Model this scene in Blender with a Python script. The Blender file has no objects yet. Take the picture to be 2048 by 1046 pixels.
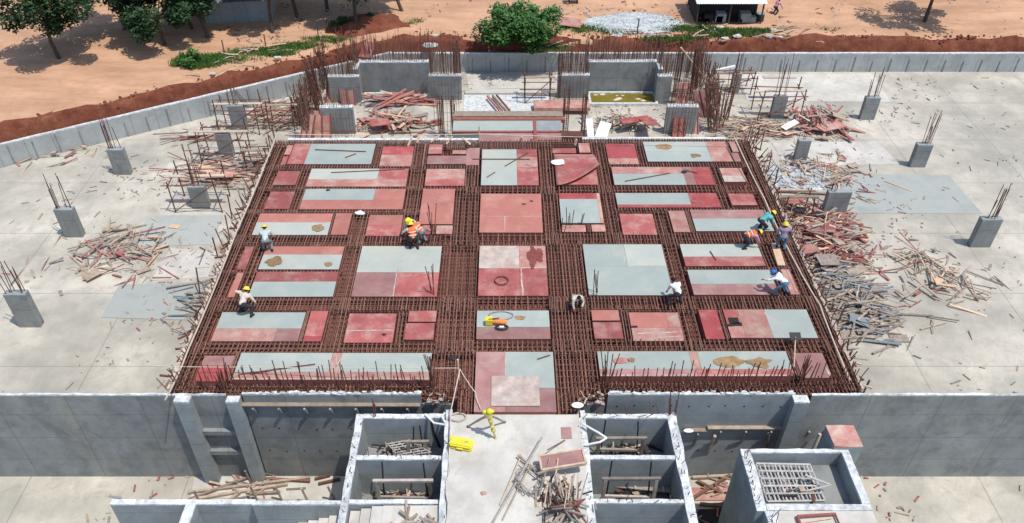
import bpy, bmesh, math, random
from math import radians, sin, cos, tan, atan2, pi, hypot
from mathutils import Vector, Matrix, noise
random.seed(7)
S = bpy.context.scene
COL = S.collection
# ---------------------------------------------------------------- camera
F, CX, CY, TH, HC = 1590.0, 1008.0, 523.0, radians(39.5), 20.0
cam = bpy.data.cameras.new('camera'); camo = bpy.data.objects.new('camera', cam); COL.objects.link(camo)
camo.location = (0, 0, HC); camo.rotation_euler = (pi/2 - TH, 0, 0)
cam.sensor_width = 36; cam.lens = 36*F/2048; cam.shift_x = (1024-CX)/2048; cam.clip_end = 2000
S.camera = camo
# ---------------------------------------------------------------- light
SUNV = Vector((0.34, -0.20, 1.0)).normalized()
w = bpy.data.worlds.new('World'); S.world = w; w.use_nodes = True
nt = w.node_tree; bg = nt.nodes['Background']
sky = nt.nodes.new('ShaderNodeTexSky'); sky.sky_type = 'NISHITA'; sky.sun_disc = False
sky.sun_elevation = math.asin(SUNV.z); sky.sun_rotation = atan2(SUNV.x, SUNV.y)
nt.links.new(sky.outputs[0], bg.inputs[0]); bg.inputs[1].default_value = 0.148
sl = bpy.data.lights.new('sun', 'SUN'); sl.energy = 3.25; sl.angle = radians(0.55); sl.color = (1, .955, .88)
so = bpy.data.objects.new('sun', sl); COL.objects.link(so); so.rotation_euler = SUNV.to_track_quat('Z', 'Y').to_euler()
S.view_settings.view_transform = 'Standard'; S.view_settings.look = 'None'
S.view_settings.exposure = 0.16; S.view_settings.gamma = 1

# ---------------------------------------------------------------- pixel <-> world helpers (2048 px grid)
def ray(px, py):
    x = (px-CX)/F; y = -(py-CY)/F
    return Vector((x, cos(TH)+y*sin(TH), -sin(TH)+y*cos(TH)))
def P(px, py, z=0.0):
    d = ray(px, py); t = (z-HC)/d.z
    return Vector((d.x*t, d.y*t, z))
def ZT(py, Y, px=CX):            # height at which row py crosses the upright plane y=Y
    d = ray(px, py); return HC + d.z*Y/d.y
def XA(px, py, Y):
    d = ray(px, py); return d.x*Y/d.y
R = random.uniform
PIT = -4.7
FAR = -2.7

# ---------------------------------------------------------------- materials
MATS = {}
def mat(name, col, rough=.85, var=.18, scale=3.0, dirt=None, dirt_amt=0.0, dirt_scale=1.2, bump=.15, bscale=25, metal=0, rnd=.08, streak=None, spec=.25, grid=None, dirt2=None):
    if name in MATS: return MATS[name]
    m = bpy.data.materials.new(name); m.use_nodes = True; n = m.node_tree.nodes; l = m.node_tree.links
    b = n['Principled BSDF']; b.inputs['Roughness'].default_value = rough; b.inputs['Metallic'].default_value = metal
    b.inputs['Specular IOR Level'].default_value = spec
    g = n.new('ShaderNodeNewGeometry'); oi = n.new('ShaderNodeObjectInfo')
    t1 = n.new('ShaderNodeTexNoise'); t1.inputs['Scale'].default_value = scale; t1.inputs['Detail'].default_value = 7; t1.inputs['Roughness'].default_value = .62
    l.new(g.outputs['Position'], t1.inputs['Vector'])
    mx = n.new('ShaderNodeMix'); mx.data_type = 'RGBA'
    r1 = n.new('ShaderNodeMapRange'); r1.inputs[1].default_value = .3; r1.inputs[2].default_value = .7
    l.new(t1.outputs[0], r1.inputs[0]); l.new(r1.outputs[0], mx.inputs[0])
    c = Vector(col[:3])
    mx.inputs[6].default_value = (*(c*(1-var)), 1); mx.inputs[7].default_value = (*[min(1, v) for v in c*(1+var)], 1)
    out = mx.outputs[2]
    if dirt is not None:
        t2 = n.new('ShaderNodeTexNoise'); t2.inputs['Scale'].default_value = dirt_scale; t2.inputs['Detail'].default_value = 9; t2.inputs['Roughness'].default_value = .68
        if streak:
            mp = n.new('ShaderNodeMapping'); mp.inputs['Scale'].default_value = streak
            l.new(g.outputs['Position'], mp.inputs['Vector']); l.new(mp.outputs[0], t2.inputs['Vector'])
        else: l.new(g.outputs['Position'], t2.inputs['Vector'])
        r2 = n.new('ShaderNodeMapRange'); r2.inputs[1].default_value = .60-.22*dirt_amt; r2.inputs[2].default_value = .74-.1*dirt_amt
        r2.inputs[4].default_value = min(1, .35+dirt_amt*.6)
        l.new(t2.outputs[0], r2.inputs[0])
        m2 = n.new('ShaderNodeMix'); m2.data_type = 'RGBA'; l.new(r2.outputs[0], m2.inputs[0]); l.new(out, m2.inputs[6]); m2.inputs[7].default_value = (*dirt, 1)
        out = m2.outputs[2]
    if dirt2:
        c2, sc2, am2 = dirt2
        t4 = n.new('ShaderNodeTexNoise'); t4.inputs['Scale'].default_value = sc2; t4.inputs['Detail'].default_value = 6; t4.inputs['Roughness'].default_value = .75; t4.inputs['Distortion'].default_value = .6
        l.new(g.outputs['Position'], t4.inputs['Vector']); r4 = n.new('ShaderNodeMapRange'); r4.inputs[1].default_value = .5; r4.inputs[2].default_value = .68; r4.inputs[4].default_value = am2
        l.new(t4.outputs[0], r4.inputs[0]); m4 = n.new('ShaderNodeMix'); m4.data_type = 'RGBA'; l.new(r4.outputs[0], m4.inputs[0]); l.new(out, m4.inputs[6]); m4.inputs[7].default_value = (*c2, 1); out = m4.outputs[2]
    if name in ('conc', 'concd', 'concp', 'pit'):
        sn = n.new('ShaderNodeVectorMath'); sn.operation = 'SNAP'; sn.inputs[1].default_value = (1.22, 50, 1.22) if name != 'pit' else (5.8, 4.6, 50)
        l.new(g.outputs['Position'], sn.inputs[0]); wn = n.new('ShaderNodeTexWhiteNoise'); wn.noise_dimensions = '3D'; l.new(sn.outputs[0], wn.inputs['Vector'])
        rg = n.new('ShaderNodeMapRange'); rg.inputs[3].default_value = .84; rg.inputs[4].default_value = 1.14; l.new(wn.outputs[0], rg.inputs[0])
        hv = n.new('ShaderNodeHueSaturation'); l.new(out, hv.inputs['Color']); l.new(rg.outputs[0], hv.inputs['Value']); out = hv.outputs[0]
    if grid:      # joints of the formwork boards left in the concrete: (axis, spacing, width)
        for ax, sp, wd in grid:
            sx = n.new('ShaderNodeSeparateXYZ'); l.new(g.outputs['Position'], sx.inputs[0])
            dv = n.new('ShaderNodeMath'); dv.operation = 'DIVIDE'; dv.inputs[1].default_value = sp; l.new(sx.outputs[ax], dv.inputs[0])
            fr = n.new('ShaderNodeMath'); fr.operation = 'FRACT'; l.new(dv.outputs[0], fr.inputs[0])
            lt = n.new('ShaderNodeMath'); lt.operation = 'LESS_THAN'; lt.inputs[1].default_value = wd/sp; l.new(fr.outputs[0], lt.inputs[0])
            ml = n.new('ShaderNodeMath'); ml.operation = 'MULTIPLY'; ml.inputs[1].default_value = .45; l.new(lt.outputs[0], ml.inputs[0])
            m3 = n.new('ShaderNodeMix'); m3.data_type = 'RGBA'; l.new(ml.outputs[0], m3.inputs[0]); l.new(out, m3.inputs[6]); m3.inputs[7].default_value = (*(c*.35), 1)
            out = m3.outputs[2]
    hs = n.new('ShaderNodeHueSaturation'); l.new(out, hs.inputs['Color'])
    rr = n.new('ShaderNodeMapRange'); rr.inputs[3].default_value = 1-rnd*1.6; rr.inputs[4].default_value = 1+rnd*1.6
    l.new(oi.outputs['Random'], rr.inputs[0]); l.new(rr.outputs[0], hs.inputs['Value'])
    l.new(hs.outputs[0], b.inputs['Base Color'])
    if bump:
        t3 = n.new('ShaderNodeTexNoise'); t3.inputs['Scale'].default_value = bscale; t3.inputs['Detail'].default_value = 5
        l.new(g.outputs['Position'], t3.inputs['Vector'])
        bp = n.new('ShaderNodeBump'); bp.inputs['Strength'].default_value = bump; bp.inputs['Distance'].default_value = .05
        l.new(t3.outputs[0], bp.inputs['Height']); l.new(bp.outputs[0], b.inputs['Normal'])
    MATS[name] = m; return m
CEM = (.50, .46, .38)
M = {
 'red':   mat('red_ply', (.37, .105, .095), .55, .2, 1.4, (.52, .34, .28), .6, 1.3, spec=.3, rnd=.12, dirt2=((.24,.085,.075), 2.3, .5)),
 'bright':mat('bright_red_ply', (.38, .075, .072), .5, .2, 1.5, (.48, .26, .21), .4, 1.4, spec=.4, rnd=.1),
 'pink':  mat('faded_pink_ply', (.45, .20, .165), .65, .2, 1.4, (.55, .43, .35), .75, 1.6, rnd=.12, dirt2=((.33,.15,.13), 2.8, .5)),
 'rose':  mat('rose_ply', (.43, .17, .135), .55, .12, 1.0, (.52, .30, .23), .45, 1.1, rnd=.06),
 'mauve': mat('mauve_ply', (.34, .175, .16), .65, .18, 1.5, (.44, .33, .29), .5, 1.1, rnd=.1),
 'grey':  mat('grey_ply', (.365, .405, .365), .45, .08, .9, (.45, .44, .36), .4, .9, bump=.04, spec=.4, rnd=.05, dirt2=((.29,.32,.30), 1.6, .4)),
 'grey2': mat('pale_grey_ply', (.42, .445, .39), .45, .08, .9, (.50, .46, .36), .45, .9, bump=.04, spec=.4, rnd=.05),
 'beige': mat('cement_dusted_ply', (.52, .44, .38), .85, .25, 2.4, (.42, .25, .22), .7, 1.6, rnd=.05, dirt2=((.36,.31,.27), 3.2, .6)),
 'edge':  mat('ply_edge', (.28, .10, .085), .8, .2, 5),
 'soffit':mat('soffit_ply', (.185, .068, .05), .8, .3, 2, (.24, .12, .085), .4, 2),
 'rust':  mat('rust_steel', (.20, .10, .074), .8, .32, 9, (.31, .19, .145), .4, 4, bump=.2, rnd=.2),
 'rustd': mat('dark_rust_steel', (.15, .065, .048), .8, .28, 9, rnd=.2),
 'steel': mat('grey_steel', (.30, .29, .28), .6, .2, 9, (.22, .12, .08), .3, 5, rnd=.15),
 'dusty': mat('cement_coated_bar', (.52, .50, .48), .85, .2, 9, (.3, .2, .16), .3, 5, rnd=.12),
 'conc':  mat('grey_concrete', (.30, .33, .335), .9, .16, 1.1, (.40, .42, .41), .45, .8, streak=(1.3, 1, .45), rnd=.04, dirt2=((.19,.215,.22), 1.4, .55), grid=[(2, 1.22, .025)]),
 'concd': mat('stained_concrete', (.245, .26, .258), .9, .22, 1.0, (.34, .33, .29), .6, .7, streak=(1.6, 1, .35), rnd=.04, dirt2=((.13,.14,.14), 1.1, .6), grid=[(2, 1.22, .03), (0, 2.44, .03)]),
 'concp': mat('panelled_concrete', (.42, .44, .43), .9, .14, 1.0, (.47, .48, .46), .35, .9, streak=(1, 1, .4), rnd=.04, dirt2=((.27,.28,.27), 1.2, .6), grid=[(0, 1.24, .045)]),
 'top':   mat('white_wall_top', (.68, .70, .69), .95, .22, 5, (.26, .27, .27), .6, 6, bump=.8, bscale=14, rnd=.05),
 'slab':  mat('pale_slab', (.58, .555, .50), .92, .14, .6, (.40, .36, .31), .6, .9, bump=.2, bscale=12, rnd=.02, dirt2=((.42,.385,.33), 2.0, .5)),
 'pit':   mat('pit_floor_concrete', (.53, .49, .41), .95, .25, .3, (.30, .29, .25), .8, .22, bump=.4, bscale=7, rnd=0, dirt2=((.33,.31,.27), 1.7, .6), grid=[(0, 5.8, .05), (1, 4.6, .05)]),
 'sand':  mat('sandy_soil', (.58, .345, .215), 1, .13, .35, (.40, .225, .13), .8, .5, bump=.7, bscale=3, rnd=0, streak=(.35, 1.6, 1), dirt2=((.36,.22,.14), 1.3, .45)),
 'earth': mat('red_earth', (.17, .052, .03), 1, .4, 1.8, (.30, .12, .065), .6, 1.3, bump=1, bscale=3, rnd=0, dirt2=((.10,.035,.022), 2.6, .7)),
 'timber':mat('weathered_timber', (.44, .345, .26), .85, .25, 5, (.58, .50, .42), .4, 3, rnd=.28),
 'timberg':mat('grey_timber', (.34, .29, .25), .9, .25, 5, (.5, .45, .4), .4, 3, rnd=.28),
 'newwood':mat('fresh_timber', (.66, .47, .32), .8, .12, 5, rnd=.12),
 'redp':  mat('painted_red_plank', (.36, .13, .12), .8, .25, 4, (.55, .40, .36), .5, 2.5, rnd=.25),
 'rope':  mat('pale_rope', (.62, .52, .42), .9, .15, 9),
 'white': mat('white_plastic', (.80, .80, .78), .5, .05, 5, rnd=.02),
 'black': mat('black_plastic', (.03, .032, .035), .6, .2, 5),
 'yellow':mat('yellow_plastic', (.74, .66, .06), .45, .08, 5, rnd=.04),
 'helmet':mat('yellow_helmet', (.80, .62, .06), .35, .05, 5, rnd=.08, bump=0),
 'bhelmet':mat('blue_helmet', (.02, .17, .55), .35, .05, 5, rnd=0, bump=0),
 'paley': mat('dull_yellow_paint', (.50, .42, .13), .6, .25, 9, rnd=.03),
 'tin':   mat('grey_tin', (.22, .26, .28), .5, .2, .7, (.3, .3, .28), .3, 2, rnd=.03, spec=.4, grid=[(0, .9, .04)]),
 'wtin':  mat('white_tin', (.80, .83, .83), .45, .06, 1, rnd=.03),
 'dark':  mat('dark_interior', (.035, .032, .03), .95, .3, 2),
 'rubble':mat('pale_gravel', (.50, .53, .53), 1, .25, 3, (.36, .38, .38), .4, 5, bump=1, bscale=9, rnd=0),
 'grass': mat('grass_blades', (.085, .17, .035), .8, .4, 2, (.16, .20, .06), .4, 1, bump=0, rnd=0),
 'leaf':  mat('fresh_leaf', (.055, .145, .028), .6, .5, 2.5, (.13, .19, .06), .4, 2.2, bump=0, rnd=0, spec=.35),
 'leafd': mat('dark_leaf', (.035, .075, .028), .6, .45, 1.5, bump=0, rnd=0, spec=.3),
 'bark':  mat('bark', (.085, .065, .05), .95, .3, 5),
 'algae': mat('olive_water', (.19, .155, .022), .25, .22, .8, (.30, .27, .06), .35, 2.5, bump=.05, bscale=6, rnd=0, spec=.5),
 'puddle':mat('muddy_puddle', (.30, .19, .09), .2, .3, 3, (.16, .09, .045), .4, 4, bump=0, rnd=.15, spec=.5),
 'stain': mat('dark_red_stain', (.21, .06, .05), .7, .3, 3, bump=0),
 'skin':  mat('brown_skin', (.20, .10, .06), .6, .08, 5, bump=0, rnd=.1),
 'hair':  mat('black_hair', (.012, .011, .01), .8, .1, 5, bump=0),
 'eye':   mat('eye_dark', (.02, .015, .012), .3, .1, 5, bump=0),
 'c_white':mat('white_shirt', (.74, .76, .78), .9, .07, 6, rnd=.03),
 'c_cream':mat('cream_shirt', (.62, .56, .47), .9, .1, 6, rnd=.03),
 'c_pale': mat('pale_grey_shirt', (.52, .58, .57), .9, .12, 6, rnd=.03),
 'c_teal': mat('teal_shirt', (.10, .42, .40), .9, .12, 6, rnd=.03),
 'c_purple':mat('mauve_shirt', (.31, .24, .31), .9, .12, 6, rnd=.03),
 'c_pink': mat('pink_shirt', (.62, .30, .38), .9, .12, 6, rnd=.03),
 'c_orange':mat('orange_vest', (.80, .17, .06), .8, .08, 6, rnd=.03),
 'c_band': mat('reflective_band', (.78, .74, .60), .5, .05, 6, rnd=.03, bump=0),
 'c_dark': mat('dark_trousers', (.035, .036, .045), .9, .2, 6, rnd=.05),
 'c_jean': mat('blue_jeans', (.10, .18, .29), .9, .2, 6, rnd=.05),
 'c_grey': mat('grey_trousers', (.21, .235, .245), .9, .2, 6, rnd=.05),
 'boot':  mat('dark_boots', (.03, .028, .026), .8, .1, 6),
 'orange':mat('orange_tool_body', (.80, .25, .06), .5, .1, 6),
}

# ---------------------------------------------------------------- mesh builder
class MB:
    def __init__(s): s.v = []; s.f = []; s.mi = []; s.m = 0
    def add(s, vs, fs):
        o = len(s.v); s.v += [tuple(v) for v in vs]; s.f += [tuple(i+o for i in f) for f in fs]; s.mi += [s.m]*len(fs); return s
    def box(s, x0, y0, z0, x1, y1, z1, top=None):
        v = [(x0,y0,z0),(x1,y0,z0),(x1,y1,z0),(x0,y1,z0),(x0,y0,z1),(x1,y0,z1),(x1,y1,z1),(x0,y1,z1)]
        s.add(v, [(0,3,2,1),(4,5,6,7),(0,1,5,4),(1,2,6,5),(2,3,7,6),(3,0,4,7)])
        if top is not None: s.mi[-5] = top
        return s
    def bar(s, p, q, r, n=6, r2=None):
        p = Vector(p); q = Vector(q); d = q-p
        if d.length < 1e-5: return s
        d.normalize(); a = d.orthogonal().normalized(); b = d.cross(a); r2 = r if r2 is None else r2
        vs = [p+(a*cos(2*pi*i/n)+b*sin(2*pi*i/n))*r for i in range(n)]+[q+(a*cos(2*pi*i/n)+b*sin(2*pi*i/n))*r2 for i in range(n)]
        fs = [(i,(i+1)%n,n+(i+1)%n,n+i) for i in range(n)]+[tuple(range(n-1,-1,-1)), tuple(range(n,2*n))]
        return s.add(vs, fs)
    def path(s, pts, r, n=6):
        pts = [Vector(p) for p in pts]
        rings = []
        for i, p in enumerate(pts):
            d = (pts[min(i+1, len(pts)-1)]-pts[max(i-1, 0)]).normalized()
            if i == 0: a = d.orthogonal().normalized()
            else: a = (a-d*a.dot(d)).normalized()
            b = d.cross(a); rr = r[i] if isinstance(r, (list, tuple)) else r
            rings.append([p+(a*cos(2*pi*k/n)+b*sin(2*pi*k/n))*rr for k in range(n)])
        vs = [v for rg in rings for v in rg]; fs = []
        for i in range(len(pts)-1):
            for k in range(n): fs.append((i*n+k, i*n+(k+1)%n, (i+1)*n+(k+1)%n, (i+1)*n+k))
        fs += [tuple(range(n-1,-1,-1)), tuple(range((len(pts)-1)*n, len(pts)*n))]
        return s.add(vs, fs)
    def beam(s, p, q, wd, ht):          # rectangular timber between two points
        p = Vector(p); q = Vector(q); d = (q-p).normalized()
        a = d.cross(Vector((0,0,1)));
        if a.length < 1e-3: a = Vector((1,0,0))
        a.normalize(); b = a.cross(d)
        vs = [c+a*sx*wd/2+b*sz*ht/2 for c in (p, q) for sx, sz in ((-1,-1),(1,-1),(1,1),(-1,1))]
        return s.add(vs, [(0,1,2,3),(7,6,5,4),(0,4,5,1),(1,5,6,2),(2,6,7,3),(3,7,4,0)])
    def ball(s, c, r, n=10, m=7, sc=(1,1,1)):
        c = Vector(c); vs = [c+Vector((0,0,r*sc[2]))]; fs = []
        for j in range(1, m):
            a = pi*j/m
            for i in range(n): b = 2*pi*i/n; vs.append(c+Vector((r*sc[0]*sin(a)*cos(b), r*sc[1]*sin(a)*sin(b), r*sc[2]*cos(a))))
        vs.append(c-Vector((0,0,r*sc[2])))
        for i in range(n): fs.append((0, 1+i, 1+(i+1)%n))
        for j in range(m-2):
            for i in range(n): fs.append((1+j*n+i, 1+(j+1)*n+i, 1+(j+1)*n+(i+1)%n, 1+j*n+(i+1)%n))
        L = len(vs)-1
        for i in range(n): fs.append((L, 1+(m-2)*n+(i+1)%n, 1+(m-2)*n+i))
        return s.add(vs, fs)
    def cap(s, p, q, r0, r1, n=10):
        s.bar(p, q, r0, n, r1); s.ball(p, r0, n, 6); s.ball(q, r1, n, 6); return s
    def xf(s, Mx, start=0):
        for i in range(start, len(s.v)): s.v[i] = tuple(Mx @ Vector(s.v[i]))
        return s
    def mesh(s, name, mats):
        me = bpy.data.meshes.new(name); me.from_pydata(s.v, [], s.f)
        if not isinstance(mats, (list, tuple)): mats = [mats]
        for m in mats: me.materials.append(m)
        if len(mats) > 1: me.polygons.foreach_set('material_index', s.mi)
        me.update(); return me
    def build(s, name, mats, parent=None, loc=(0,0,0), smooth=False):
        me = s.mesh(name, mats)
        if smooth: me.polygons.foreach_set('use_smooth', [True]*len(me.polygons))
        return link(name, me, parent, loc)
def link(name, data, parent=None, loc=(0,0,0), rot=None):
    o = bpy.data.objects.new(name, data); COL.objects.link(o); o.location = loc
    if rot: o.rotation_euler = rot
    if parent is not None: o.parent = parent
    return o
def tag(o, label=None, cat=None, group=None, kind=None):
    if label: o['label'] = label
    if cat: o['category'] = cat
    if group: o['group'] = group
    if kind: o['kind'] = kind
    return o
def empty(name, loc=(0,0,0), rz=0): return link(name, None, None, loc, (0,0,rz))
def jag(mb, start, amt, zmin):          # roughen upper edges
    for i in range(start, len(mb.v)):
        x, y, z = mb.v[i]
        if z > zmin: mb.v[i] = (x+R(-amt,amt)*.5, y+R(-amt,amt)*.5, z+R(-amt,amt))

# wall with a ragged, subdivided top
def wall_mb(x0, y0, x1, y1, z0, z1, amt=.03, step=.35):
    mb = MB(); mb.box(x0, y0, z0, x1, y1, z1-.06)
    nx = max(1, int((x1-x0)/step)); ny = max(1, int((y1-y0)/step)); st = len(mb.v)
    g = [[(x0+(x1-x0)*i/nx, y0+(y1-y0)*j/ny) for i in range(nx+1)] for j in range(ny+1)]
    vs = []; fs = []
    for j in range(ny+1):
        for i in range(nx+1): vs.append((g[j][i][0]+R(-amt,amt)*.3, g[j][i][1]+R(-amt,amt)*.3, z1+R(-amt,amt)))
    W = nx+1
    for j in range(ny):
        for i in range(nx): fs.append((j*W+i, j*W+i+1, (j+1)*W+i+1, (j+1)*W+i))
    # skirt
    ring = [(j_, i_) for j_, i_ in [(0,i) for i in range(nx+1)]+[(j,nx) for j in range(1,ny+1)]+[(ny,i) for i in range(nx-1,-1,-1)]+[(j,0) for j in range(ny-1,0,-1)]]
    base = len(vs)
    for j, i in ring: vs.append((g[j][i][0], g[j][i][1], z1-.065))
    L = len(ring)
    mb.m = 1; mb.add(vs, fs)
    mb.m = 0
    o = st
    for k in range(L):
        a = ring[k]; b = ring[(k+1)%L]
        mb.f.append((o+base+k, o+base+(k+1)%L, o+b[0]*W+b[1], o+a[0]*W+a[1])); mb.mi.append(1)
    return mb

barmesh = {}
def bar_mesh(L, r=.016, matn='rust', key=None):
    k = (round(L, 2), r, matn)
    if k not in barmesh: barmesh[k] = MB().bar((0,0,0), (0,0,k[0]), r, 5).mesh('rebar_rod', M[matn])
    return barmesh[k]
def starters(parent, pts, L, tilt=.06, r=.016, matn='rust', name='starter_bar', jl=.3):
    Mi = (Matrix.Translation(parent.location)@parent.rotation_euler.to_matrix().to_4x4()).inverted()
    for p in pts:
        l = round(L*(1+R(-jl, jl)), 1)
        link(name, bar_mesh(max(l, .2), r, matn), parent, Mi@Vector(p), (R(-tilt,tilt), R(-tilt,tilt), 0))
def row_pts(p, q, n, jit=.04):
    p = Vector(p); q = Vector(q)
    return [p.lerp(q, (i+.5)/n)+Vector((R(-jit,jit), R(-jit,jit), 0)) for i in range(n)]

# ================================================================ SETTING
YB = P(1000, 143, PIT).y                       # line of the rear retaining wall
pA = P(376, 244, PIT); pB = P(620, 184, PIT)
k = (pB.y-pA.y)/(pB.x-pA.x)
xc = pB.x+(YB-pB.y)/k                          # corner where the slanting wall meets the rear one
XL = -60; XR = 60
rw = [Vector((XL, pB.y+k*(XL-pB.x), 0)), Vector((xc, YB, 0)), Vector((XR, YB, 0))]
mb = MB().add([(XL-40, -60, PIT), (XR+40, -60, PIT), (XR+40, YB+1, PIT), (XL-40, YB+1, PIT)], [(0,1,2,3)])
tag(mb.build('pit_floor', M['pit']), kind='structure')
# terrain beyond, one grid sheet whose near rim follows the wall
def wall_y(x): return YB if x >= xc else YB+k*(x-xc)
mb = MB(); vs = []; fs = []; nx, ny = 300, 100
RWT = ZT(106, YB)
for j in range(ny):
    for i in range(nx):
        x = -120+240*i/(nx-1); t = j/(ny-1); off = .22+ (t**2.6)*160
        y = wall_y(x)+off
        bank = min(1, max(0, (off-.28)/(.5+.35*noise.noise(Vector((x*.6,1,1)))))); bank = bank*bank*(3-2*bank)
        z = RWT-.25 + (FAR-RWT+.3)*bank
        z += bank*(1-min(1, off/5))*.35*noise.noise(Vector((x*.5, y*.5, 0)))
        z += .10*noise.noise(Vector((x*1.3, y*1.3, 3)))*bank+.25*noise.noise(Vector((x*.12, y*.12, 9)))*bank
        if off < 2.2: z += .2*noise.noise(Vector((x*2.4, y*2.4, 5)))*(off > .25)
        vs.append((x, y, z))
for j in range(ny-1):
    for i in range(nx-1): a = j*nx+i; fs.append((a, a+1, a+nx+1, a+nx))
mb.add(vs, fs)
for idx, f in enumerate(mb.f):
    c = sum(mb.v[a][1]-.0 for a in f)/4 - wall_y(sum(mb.v[a][0] for a in f)/4)
    mb.mi[idx] = 1 if c < 1.15+.9*noise.noise(Vector((mb.v[f[0]][0]*.3, 0, 0))) else 0
o = mb.build('ground', [M['sand'], M['earth']], smooth=True); tag(o, kind='structure')
GZ = FAR+.05
def PF(px, py): return P(px, py, FAR+.03)

# clods of red earth on the bank
mb = MB()
for i in range(1100):
    x = R(-40, 50); off = abs(random.gauss(.55, .35)); y = wall_y(x)+.25+off
    bank = min(1, max(0, (off-.1)/.6)); z = RWT-.25+(FAR-RWT+.3)*bank*bank*(3-2*bank)
    r = R(.03, .12); st = len(mb.v); mb.ball((x, y, z), r, 5, 4, (R(.7,1.5), R(.7,1.3), R(.5,.9))); jag(mb, st, r*.3, -99)
tag(mb.build('earth_clods', M['earth']), 'loose red earth clods heaped along the bank behind the retaining wall', 'earth', kind='stuff')

# retaining walls
def long_wall(p, q, z0, z1, th, label):
    p = Vector(p); q = Vector(q); d = (q-p); L = d.length; d.normalize()
    root = empty('retaining_wall', (p.x, p.y, z0), atan2(d.y, d.x))
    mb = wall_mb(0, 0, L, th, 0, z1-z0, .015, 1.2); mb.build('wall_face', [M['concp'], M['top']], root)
    n = int(L/1.24)
    for i in range(n):
        if abs(-.5*L+i*L/n) < 60: MB().box(-.03, -.035, 0, .03, 0.004, (z1-z0)*R(.55, .93)).build('joint_strip', M['concd'], root, (i*1.24+.6, 0, 0))
    tag(root, label, 'wall'); return root
long_wall((xc-.1, YB-.05, 0), (60, YB-.05, 0), PIT, RWT, .2, 'long pale grey concrete retaining wall with vertical joints along the rear of the pit')
zl = ZT(200, pA.y)
s0 = Vector((-50, YB+k*(-50-xc), 0))
long_wall(s0, (xc, YB, 0), PIT, RWT+.05, .2, 'slanting grey retaining wall with vertical joints at the rear left of the pit')

for px0_, px1_, r0_, r1_, mm_, dz_ in ((330,520,322,347,'slab',.02),(260,455,430,492,'rubble2',.024),(300,440,500,560,'slab',.02),(200,410,566,640,'rubble2',.028),(1560,1760,284,332,'slab',.02),(1500,1740,148,202,'slab',.024),(480,612,176,222,'slab',.02),(1690,1900,350,430,'rubble2',.02),(930,1110,150,176,'slab',.02),(380,700,945,1000,'slab',.02)):
    a = P(px0_, r1_, PIT); b = P(px1_, r0_, PIT)
    m_ = M['slab'] if mm_ == 'slab' else mat('grey_screed', (.40, .42, .39), .95, .2, .5, (.28, .29, .27), .6, .5, bump=.2, bscale=8, rnd=.05)
    q_ = [(R(-.3,.3), R(-.2,.2)) for _ in range(4)]
    MBv = [(a.x+q_[0][0], a.y+q_[0][1]), (b.x+q_[1][0], a.y+q_[1][1]), (b.x+q_[2][0], b.y+q_[2][1]), (a.x+q_[3][0], b.y+q_[3][1])]
    mb = MB().add([(x, y, PIT) for x, y in MBv]+[(x, y, PIT+dz_) for x, y in MBv], [(4,5,6,7),(0,1,5,4),(1,2,6,5),(2,3,7,6),(3,0,4,7)])
    tag(mb.build('floor_screed', m_), kind='structure')
# ================================================================ DECK
YF = P(1000, 779, 0).y; YBK = P(1000, 279, 0).y       # front and back of the rebar deck
XLo = P(548, 291).x; XRo = P(1500, 291).x
SOF = -.44
mb = MB(); mb.box(XLo-.05, YF, SOF-.15, XRo+.05, YBK, SOF)
cxa, cxb = P(912, 800).x, P(1150, 800).x; yC = P(1000, 824).y
mb.box(cxa, yC, SOF-.15, cxb, YF-.004, SOF)
root = empty('deck_formwork', (0, (YF+YBK)/2, SOF)); me = mb.xf(Matrix.Translation((0, -(YF+YBK)/2, -SOF))).build('soffit_board', M['soffit'], root)
# sole beams below the deck, supporting props
for i in range(12):
    x = XLo+.3+(XRo-XLo-.6)*i/11
    MB().box(x-.06, YF+.5-(YF+YBK)/2, -.31, x+.06, YBK-.2-(YF+YBK)/2, -.151).build('bearer', M['timberg'], root)
    for j in range(2):
        y = (YF+.9, YBK-.5)[j]
        MB().bar((x, y-(YF+YBK)/2, PIT-SOF), (x, y-(YF+YBK)/2, -.31), .05, 8).build('steel_prop', M['rustd'], root)
tag(root, 'dark red plywood formwork floor carrying all the rebar cages and panels', 'formwork')

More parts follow.
